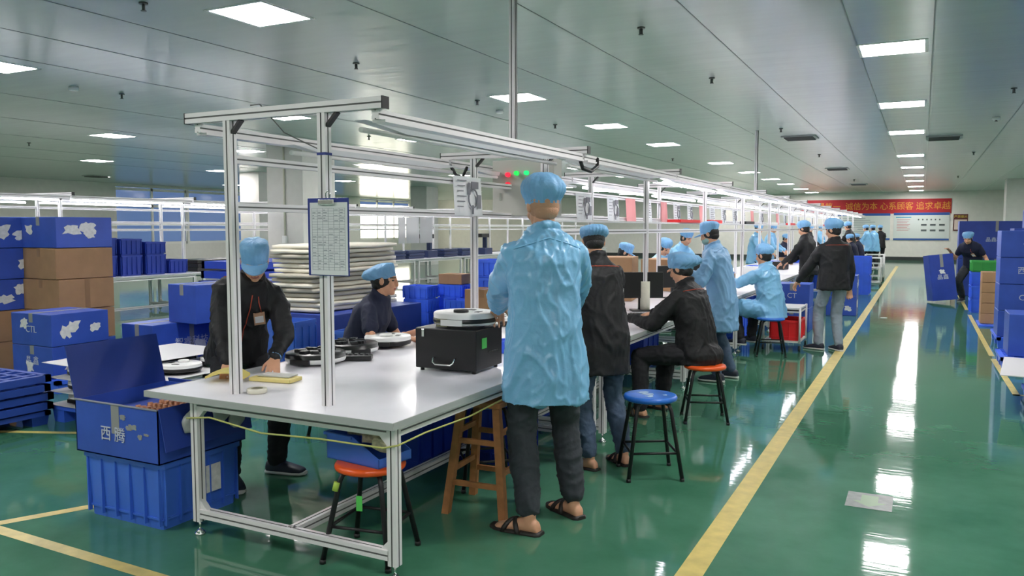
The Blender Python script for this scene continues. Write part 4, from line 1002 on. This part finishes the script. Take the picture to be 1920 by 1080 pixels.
# carts and boxes beyond the near workers
def cart(label,x,y,w_=.5,d_=.75,h=.78):
    t=thing('trolley_cart',label,'cart',(x,y,0),0,'aluminium trolleys by the near line')
    for sx_ in(-1,1):
        for sy_ in(-1,1):
            b=MB();b.cyl((sx_*w_/2,sy_*d_/2,.1),(sx_*w_/2,sy_*d_/2,h),.014,10);b.build('upright',WPL,t)
            b=MB();b.cyl((sx_*w_/2-.012,sy_*d_/2,.04),(sx_*w_/2+.012,sy_*d_/2,.04),.038,14);b.build('caster',BLK,t)
    for z in(.12,.5,h-.02):
        b=MB();b.box((0,0,z),(w_,d_,.02));b.build('shelf',mat('cart_shelf',(.6,.6,.6),.4),t)
    return t
cart('white trolley cart holding a red crate behind the seated blue smock',-1.55,10.85,.44,.6,.56)
crate('red plastic crate on the bottom shelf of the trolley by the seated smock',-1.52,10.85,.131,.36,.5,.26,0,RED,ribs=3)
cart('far trolley cart beside the second navy-shirted person',-1.2,23.6);cart('farthest trolley cart near the end of the line',-1.25,26.5)
for k in range(2): carton('%s blue carton with white letters just left of pale grey jeans'%['lower','upper'][k],-1.72,12.9,k*.36,.5,.5,.355,0,CORR,'lettered cartons left of the pale grey jeans',txt=['CJ','CT'][k],seed=110+k)
for k in range(2): carton('%s blue carton covered in torn labels right of the pale grey jeans'%['lower','upper'][k],-1.25,15.6,k*.36,.5,.5,.355,0,CORR,'labelled cartons right of the pale grey jeans',lab=2,seed=112+k)
for k in range(2): crate('%s tall bright blue crate beside the yellow line'%['lower','upper'][k],-1.3,20.6,k*.45,.5,.5,.447,0,BLUEB,'tall crates beside the yellow line',ribs=3)
# ---------------------------------------------------------------- stools
def stool(label,x,y,h,seatm,rot=0,R=.165,group='round metal-legged stools'):
    t=thing('round_stool',label,'stool',(x,y,0),math.radians(rot),group)
    b=MB();b.lathe((0,0,h-.036),[(R*.9,0),(R,.008),(R*1.02,.02),(R*.98,.034),(R*.9,.037),(.02,.035)],32);b.build('seat',seatm,t)
    legs=[]
    for k in range(4):
        a=math.radians(45+90*k);c,s_=math.cos(a),math.sin(a)
        b=MB();P=[(c*.10,s_*.10,h-.037),(c*.135,s_*.135,h-.05),(c*.15,s_*.15,h-.08),(c*.235,s_*.235,.012)]
        b.tube(P,.0125,10);l=b.build('leg',BLKM,t)
        b=MB();b.cyl((c*.235,s_*.235,0),(c*.2345,s_*.2345,.02),.015,10);b.build('rubber_foot',BLK,l);legs.append((c,s_))
    zr=.17;q=.235-.085*(zr/(h-.08))
    for k in range(4):
        c,s_=legs[k];c2,s2=legs[(k+1)%4];b=MB();b.tube([(c*q,s_*q,zr),(c2*q,s2*q,zr)],.008,8);b.build('brace',BLKM,t)
    return t
stool('blue-topped round stool with worn seat standing in the aisle',-1.49,4.84,.51,SEATB,30)
t=stool('orange-topped stool under front bench corner holding a parts bin',-2.29,3.02,.455,ORANGE,10)
b=MB();b.cyl((-.121,-.121,.335),(-.1135,-.1135,.375),.0155);b.build('yellow_tape_band',mat('tape_green',srgb(170,200,80),.5),t) 
b=MB();b.box((.02,-.155,.30),(.03,.003,.07));b.build('green_tag',mat('tag_green',srgb(90,200,90),.5),t)
stool('orange-topped stool carrying the seated black-jacketed person',-1.53,6.44,.455,ORANGE,20)
stool('blue-topped stool carrying the seated blue smock',-1.62,10.15,.465,SEATB,15)
stool('dark stool with blue seat pushed under the bench beside the wooden one',-2.33,4.22,.52,SEATB,40)
stool('blue stool beneath the seated person in the navy polo',-3.86,4.72,.45,SEATB,5)
# wooden stool
t=thing('wooden_stool','worn square wooden stool with crossed rungs beside the tall blue smock','stool',(-2.11,3.84,0),math.radians(4))
h=.62
b=MB();b.box((0,0,h-.015),(.27,.27,.03),bev=.004);b.build('seat',WOOD,t)
LG=[]
for sx_,sy_ in((-1,-1),(1,-1),(1,1),(-1,1)):
    b=MB();p0=V((sx_*.105,sy_*.105,h-.03));p1=V((sx_*.17,sy_*.17,0));b.skin([[b.v(p0+V((a*.02,c*.02,0))) for a,c in((-1,-1),(1,-1),(1,1),(-1,1))],[b.v(p1+V((a*.02,c*.02,0))) for a,c in((-1,-1),(1,-1),(1,1),(-1,1))]],0,False);b.build('leg',WOOD,t);LG.append((p0,p1))
for z,o_ in((.18,0),(.25,1),(.42,0),(.47,1)):
    for k in range(4):
        if k%2!=o_: continue
        a=LG[k][0].lerp(LG[k][1],1-z/h);c=LG[(k+1)%4][0].lerp(LG[(k+1)%4][1],1-z/h);d=c-a
        b=MB();mid=(a+c)/2;b.box(mid,(abs(d.x)+.02 if abs(d.x)>.05 else .018,abs(d.y)+.02 if abs(d.y)>.05 else .018,.028));b.build('rung',WOOD,t)
# parts bin on the stool
t=thing('parts_bin','blue sloped-front parts bin with clear bags on the orange stool','bin',(-2.32,3.05,.456),math.radians(-8))
b=MB();W_,D_,H_=.34,.22,.125;w=.005
out=[(-W_/2,0),(W_/2,0),(W_/2,H_*.35),(.0,H_),(-W_/2,H_)]
for sy_ in(-D_/2,D_/2-w):
    b.skin([[b.v((x,sy_,z)) for x,z in out],[b.v((x,sy_+w,z)) for x,z in out]],0,False)
b.b2((-W_/2,-D_/2,0),(W_/2,D_/2,w));b.b2((-W_/2,-D_/2,0),(-W_/2+w,D_/2,H_));b.b2((W_/2-w,-D_/2,0),(W_/2,D_/2,H_*.35));b.b2((-W_/2-.015,-D_/2-.008,H_-.012),(-W_/2+.01,D_/2+.008,H_+.002));b.b2((-W_/2,-D_/2-.008,H_-.012),(.0,-D_/2,H_))
b.build('bin_body',BLUEP,t)
FILM=mat('bag_film',(.75,.76,.72),.3,trans=.3)
for k,(x,y,z,l) in enumerate(((-.08,.02,.125,'upright clear bag of small parts at the left of the parts bin'),(.04,.0,.10,'crumpled clear bag of small parts in the middle of the bin'),(.11,-.03,.075,'crumpled clear bag lying over the low edge of the bin'))):
    b=MB();b.box((0,0,0),(.1,.03,.08) if k==0 else (.1,.09,.05));bmesh.ops.subdivide_edges(b.bm,edges=b.bm.edges[:],cuts=5,use_grid_fill=True)
    for v in b.bm.verts: v.co+=noise.noise_vector(v.co*22+V((k*3,0,0)))*.014
    o=b.build('parts_bag',mat('parts_paper',srgb(205,195,165),.5,var=.2,vscale=60));o.location=(-2.32+x,3.05+y,.471+z);o.rotation_euler=(0,.15*k,.3*k);tag(o,l,'bag','bags of small parts in the bin')
# blue things under the bench
for k,(x,y,w_,d_,h_,l) in enumerate(((-3.0,4.35,.5,.42,.5,'tall blue crate under the bench behind the bending person\'s legs'),(-2.55,4.75,.46,.4,.45,'blue crate under bench behind the orange stool'),(-2.95,5.9,.5,.6,.4,'blue crate under the second bench'),(-2.9,8.6,.5,.6,.4,'blue crate under the third bench beside the stool legs'))):
    crate(l,x,y,0,w_,d_,h_,0,mat('crate_royal',srgb(26,58,170),.45,var=.1),'blue crates kept under the near benches',ribs=3)
# ---------------------------------------------------------------- things on the benches
t=thing('clipboard','blue clipboard with a printed form hanging on the right front post','clipboard',(-2.415,2.895,1.51))
b=MB();b.box((0,0,0),(.235,.006,.355),bev=.002);b.build('board',mat('clip_blue',srgb(38,55,140),.4),t)
b=MB();b.box((.006,-.005,-.008),(.215,.002,.33));p=b.build('form_sheet',PAPER,t)
b=MB()
for i in range(24): b.b2((-.09,-.0072,.13-i*.0122),(.1,-.0062,.1312-i*.0122))
for i in range(7): b.b2((-.09+i*.0317,-.0072,-.152),(-.0893+i*.0317,-.0062,.131))
r=random.Random(2)
for i in range(23):
    for j in range(6):
        if r.random()<(.75 if i<5 else .35): x=-.086+j*.0317;b.b2((x,-.0073,.121-i*.0122),(x+r.uniform(.008,.024),-.0062,.1245-i*.0122))
b.build('form_print',mat('print_soft',(.35,.38,.42),.7),p)
b=MB();b.box((0,-.012,.158),(.09,.012,.024),bev=.003);b.build('clip',CHROME,t)
b=MB();b.tube([(-.01,0,.175),(-.012,.0,.2),(0,.0,.21),(.012,0,.2),(.01,0,.175)],.003,6);b.build('hook',CHROME,t)
b=MB();b.box((-2.46,2.93,1.89),(.049,.049,.012));o=b.build('cable_tie',mat('tie_blue',srgb(40,60,140),.4));tag(o,'blue strap wrapped around the right front post above the clipboard','strap')
# yellow items and tape roll
t=thing('yellow_part','flat yellow board with film being worked on beside the left post','part',(-3.12,3.28,.72),math.radians(8))
b=MB();b.box((0,0,.012),(.26,.12,.02),bev=.003);b.build('yellow_base',mat('yellow_foam',srgb(222,204,130),.6,var=.08),t)
b=MB();b.box((.0,.02,.028),(.2,.09,.008),bev=.002);b.build('film_cover',FILM,t)
b=MB();b.box((0,0,0),(.2,.14,.012));bmesh.ops.subdivide_edges(b.bm,edges=b.bm.edges[:],cuts=6,use_grid_fill=True)
for v in b.bm.verts: v.co.z+=.035*math.cos(v.co.x*14)+.01*noise.noise(v.co*15);
o=b.build('yellow_cloth',mat('yellow_cloth',srgb(222,204,120),.8,bump=.2));o.location=(-3.36,3.17,.74);o.rotation_euler.z=.5;tag(o,'folded yellow cloth left of the left front post','cloth')
b=MB();b.lathe((0,0,0),[(.03,0),(.048,0),(.05,.004),(.05,.018),(.048,.022),(.03,.022)],28,cap=False)
for ed in []: pass
o=b.build('tape_roll',mat('cream_tape',srgb(222,218,200),.5));o.location=(-2.97,2.99,.722);tag(o,'roll of cream tape lying at the foot of left front post','tape roll')
b=MB();b.tube([V((-3.26,2.80,.60)),V((-3.1,2.80,.62)),V((-2.75,2.79,.585)),V((-2.4,2.79,.60)),V((-2.05,2.795,.60)),V((-1.975,2.80,.62)),V((-1.97,3.0,.63)),V((-1.97,3.4,.62)),V((-1.97,3.9,.645)),V((-2.0,4.3,.64))],.0045,6)
o=b.build('yellow_wire',mat('wire_yellow',srgb(190,190,110),.5));tag(o,'thin yellow-green cable strung around the front bench below its top','cable')
b=MB();b.tube([V((-2.88,2.9,2.135)),V((-2.84,2.92,2.14)),V((-2.7,2.93,2.0)),V((-2.46,2.93,1.90))],.003,5)
o=b.build('thin_wire',mat('wire_grey',(.12,.12,.12),.5));tag(o,'thin dark wire sagging from the front crossbeam to right post','cable')
b=MB();b.tube([V((-2.17,5.3,2.05)),V((-2.15,5.32,1.97)),V((-2.13,5.42,1.955)),V((-2.13,5.55,2.0)),V((-2.15,5.6,2.06))],.014,8)
o=b.build('black_hose',BLK);tag(o,'thick black cable looping down where the top raceways meet','cable')
b=MB();b.tube([V((-3.17,5.2,2.02)),V((-3.15,5.25,1.95)),V((-3.15,5.35,1.94)),V((-3.17,5.45,2.02))],.012,8)
o=b.build('black_hose',BLK);tag(o,'black cable looping under the left raceway at the second crossbeam','cable')
# control box with indicator lamps
t=thing('control_box','grey electrical control box with red and green lamps above the second bench','control box',(-2.93,6.02,1.65))
b=MB();b.box((0,0,.23),(.56,.16,.46),bev=.006);b.build('box_body',mat('box_grey',srgb(178,178,170),.45),t)
for k,(x,z,c) in enumerate(((-.13,.34,(225,30,50)),(-.05,.35,(20,170,60)),(.04,.35,(20,170,90)),(-.13,.26,(190,20,40)))):
    b=MB();b.cyl((x,-.08,z),(x,-.11,z),.02,14,r1=.017);b.build('indicator_lamp',mat('lamp%d'%k,srgb(*c),.25,emit=srgb(*c),es=.5),t,['red lamp','green lamp','green lamp','dark red knob'][k])
b=MB();b.box((-.2,-.082,.16),(.02,.01,.06));b.build('door_latch',CHROME,t)
b=MB();b.b2((.05,-.084,.02),(.17,-.081,.16));b.build('warning_sticker',mat('sticker_orange',srgb(215,150,80),.5),t)
# papers hanging on the rails
SK=mat('sketch_grey',(.22,.22,.25),.7);PINK=mat('paper_pink',srgb(226,150,150),.7)
def sheet(label,x,y,w_,h_,top,kind=0,m=PAPER,group='instruction sheets hanging on the near line'):
    t=thing('instruction_sheet',label,'paper',(x,y,top),0,group)
    b=MB();n=6;R0=[];R1=[]
    fr=[b.v((.008*math.sin(i*.9),-w_/2+w_*i/n,0)) for i in range(n+1)];lo=[b.v((.008*math.sin(i*.9+1)+.01,-w_/2+w_*i/n,-h_)) for i in range(n+1)]
    fr2=[b.v(V(v.co)+V((-.0015,0,0))) for v in fr];lo2=[b.v(V(v.co)+V((-.0015,0,0))) for v in lo]
    for i in range(n):
        b.bm.faces.new((fr[i],fr[i+1],lo[i+1],lo[i]));b.bm.faces.new((fr2[i+1],fr2[i],lo2[i],lo2[i+1]))
    b.build('sheet',m,t)
    if kind==0:
        b=MB();b.tube([(.02,w_*.12+w_*.16*math.cos(a),-h_*.55+w_*.16*math.sin(a)) for a in [i*math.pi/8 for i in range(16)]],.006,5,closed=True);b.b2((.018,w_*.05,-h_*.3),(.022,w_*.3,-h_*.12));b.b2((.018,w_*.08,-h_*.95),(.022,w_*.14,-h_*.72))
        for q in range(6): b.b2((.018,-w_*.42,-h_*(.12+.13*q)),(.0215,-w_*(.12+.05*(q%3)),-h_*(.10+.13*q)))
        b.b2((.018,w_*.28,-h_*.8),(.022,w_*.4,-h_*.45));b.b2((.018,-w_*.06,-h_*.45),(.022,w_*.02,-h_*.15));b.build('sketch',SK,t)
    elif kind==1:
        b=MB()
        for i in range(7): b.b2((.018,-w_*.4,-h_*(.15+.11*i)),(.021,w_*(.1+.1*(i%3)),-h_*(.12+.11*i)))
        b.build('printed_lines',SK,t)
    return t
sheet('large white sheet with line drawings hanging behind the second post',-3.02,5.2,.42,.29,1.93,0)
gm='small hanging sheets farther down the near line'
k=0
for y,w_,c in((7.5,.42,0),(8.35,.38,0),(8.95,.36,2),(9.6,.3,1),(10.3,.3,2),(10.9,.34,0),(11.6,.3,0),(12.3,.3,2),(13.0,.4,1),(13.8,.34,0),(14.7,.34,0),(15.5,.4,1),(16.4,.34,2),(17.4,.4,0),(18.4,.4,1),(19.5,.4,2),(20.6,.4,0),(21.8,.4,1),(23,.4,0),(24.4,.4,2),(26,.4,0)):
    nm_=['first','second','third','fourth','fifth','sixth','seventh','eighth','ninth','tenth','eleventh','twelfth','thirteenth','fourteenth','fifteenth','sixteenth','seventeenth','eighteenth','nineteenth','twentieth','last'][k]
    sheet('%s %s sheet from left in the row hanging past the tall person'%(nm_,'pink' if c==2 else 'white'),-3.02,y,w_,.26,1.89,c,PINK if c==2 else PAPER,gm);k+=1
t=thing('cardboard_sleeves','bundle of white paper strips hanging on the far side of second bench','paper',(-3.9,6.4,1.66))
for i in range(5): b=MB();b.b2((-.002+.006*(i%2),-.22+.09*i,-.19),(.002+.006*(i%2),-.135+.09*i,0));b.build('strip',PAPER,t)
t.location=(-3.35,5.0,1.63)
# monitors / electronics on third bench
def monitor(label,x,y,rot,w_=.42):
    t=thing('monitor',label,'monitor',(x,y,.722),math.radians(rot),'monitors on the near line')
    b=MB();b.box((0,0,.008),(.2,.16,.014),bev=.004);b.build('stand',BLK,t)
    b=MB();b.box((0,.02,.09),(.04,.03,.17));b.build('neck',BLK,t)
    b=MB();b.box((0,0,.26),(w_,.03,.26),bev=.004);b.build('screen',BLK,t)
    return t
monitor('black flat monitor in front of the seated black jacket',-2.5,7.75,30,.45)
monitor('small black monitor half hidden by the long black jacket',-2.62,6.95,30,.3)
monitor('black monitor by the masked worker',-2.6,9.3,40,.4)
monitor('black monitor near the reaching blue smock',-2.75,11.3,40,.4)
t=thing('keyboard','black keyboard before the flat monitor on the near line','keyboard',(-2.28,7.35,.722),math.radians(25))
b=MB();b.box((0,0,.01),(.4,.14,.018),bev=.003);b.build('base',BLK,t)
b=MB()
for i in range(12):
    for j in range(4): b.box((-.17+.031*i,-.045+.03*j,.021),(.026,.025,.006))
b.build('keys',mat('keys',(.03,.03,.032),.4),t)
carton('brown cardboard box on the bench behind the white monitor housing',-3.2,8.9,.722,.5,.5,.5,10,BROWN,None,tapes=False)
carton('second brown cardboard box farther along bench, behind peaked cap',-3.1,10.6,.722,.45,.6,.42,0,BROWN,None,tapes=False)
t=thing('machine_housing','white boxy machine housing on bench left of the flat monitor','machine',(-2.85,7.6,.722),math.radians(20));b=MB();b.box((0,0,.2),(.42,.3,.40),bev=.012);b.build('housing',WPL,t);b=MB();b.box((0,-.152,.05),(.3,.01,.05));b.build('slot',BLK,t)
b=MB();b.cyl((-2.46,7.77,.722),(-2.46,7.77,1.02),.048,16)
for v in b.bm.verts: pass
o=b.build('wrapped_post_sleeve',mat('wrap_white',srgb(215,212,195),.7,bump=.4,bscale=40));tag(o,'white padding wrapped round the foot of the post by the monitor','padding')
# clutter along the line: small boxes, robots, bins
r=random.Random(8)
kk=0
cols=['blue','white','black','brown'];mats_=[BLUEB,WPL,BLK,BROWN]
for k in range(3,13):
    for q in range(3):
        y=2.93+L*k+.45+q*.7;x=-2.75+r.uniform(-.25,.3)
        if q==1: robot('white robot vacuum on the %s bench of the near line'%ORD[k],x,y,.722,.17,.075,'white',r.uniform(0,360),'robot vacuums down the near line')
        elif q==0: crate('blue bin on the %s bench of the near line'%ORD[k],x,y,.722,.34,.26,.13,0,BLUEB,'bins down the near line',name='small_bin',cat='bin',ribs=2)
        else: carton('%s box on the %s bench of the near line'%(['brown','white','black'][k%3],ORD[k]),x,y,.722,.28,.22,.16,r.uniform(-20,20),[BROWN,WPL,BLK][k%3],'small boxes down the near line',tapes=False)
for k in range(3,11):
    crate('blue crate under the %s bench of the near line'%ORD[k],-2.35,2.93+L*k+1.2,0,.4,.6,.4,0,BLUEB,'crates under the farther benches',ribs=3)
for k in range(3,12):
    b=MB();b.b2((-2.6,2.93+L*k+.5,1.617),(-2.5,2.93+L*k+1.2,1.66));o=b.build('shelf_box',[RED,BLK,WPL][k%3]);tag(o,'%s slim %s box lying on the narrow shelf of the %s bench'%('small',['red','black','white'][k%3],ORD[k]),'box','slim boxes on the upper shelf')
b=MB();b.b2((-2.60,9.0,1.617),(-2.44,9.9,1.65));o=b.build('red_bar',RED);tag(o,'red plastic bar lying on the shelf above the masked worker','bar')
so=[o for o in bpy.data.objects if o.get('label','').startswith('blue-topped round stool with worn')][0]
r=random.Random(4)
for k in range(4):
    b=MB();n=14;cx,cy=r.uniform(-.05,.09),r.uniform(-.08,.06);q=r.uniform(.02,.045)
    pts=[(cx+q*r.uniform(.5,1.2)*math.cos(2*math.pi*i/n),cy+q*r.uniform(.4,1.1)*math.sin(2*math.pi*i/n)) for i in range(n)]
    b.skin([[b.v((x,y,.5098)) for x,y in pts],[b.v((x,y,.5118)) for x,y in pts]],0,False);b.build('paint_wear',mat('wear_pale',srgb(165,190,215),.5),so)
# ---------------------------------------------------------------- camera, render settings
cam=bpy.data.cameras.new('camera');co=bpy.data.objects.new('camera',cam);COL.objects.link(co)
cam.sensor_width=36;cam.lens=36*F/1920;cam.clip_end=200
co.location=(0,0,CH);co.rotation_euler=Matrix((RT,UP,-FW)).transposed().to_euler()
scn.camera=co
w=bpy.data.worlds.new('world');scn.world=w;w.use_nodes=True;w.node_tree.nodes['Background'].inputs[0].default_value=(.6,.7,.8,1);w.node_tree.nodes['Background'].inputs[1].default_value=.3
scn.view_settings.view_transform='Standard';scn.view_settings.look='None';scn.view_settings.gamma=1;scn.view_settings.use_curve_mapping=False
scn.view_settings.exposure=2.18
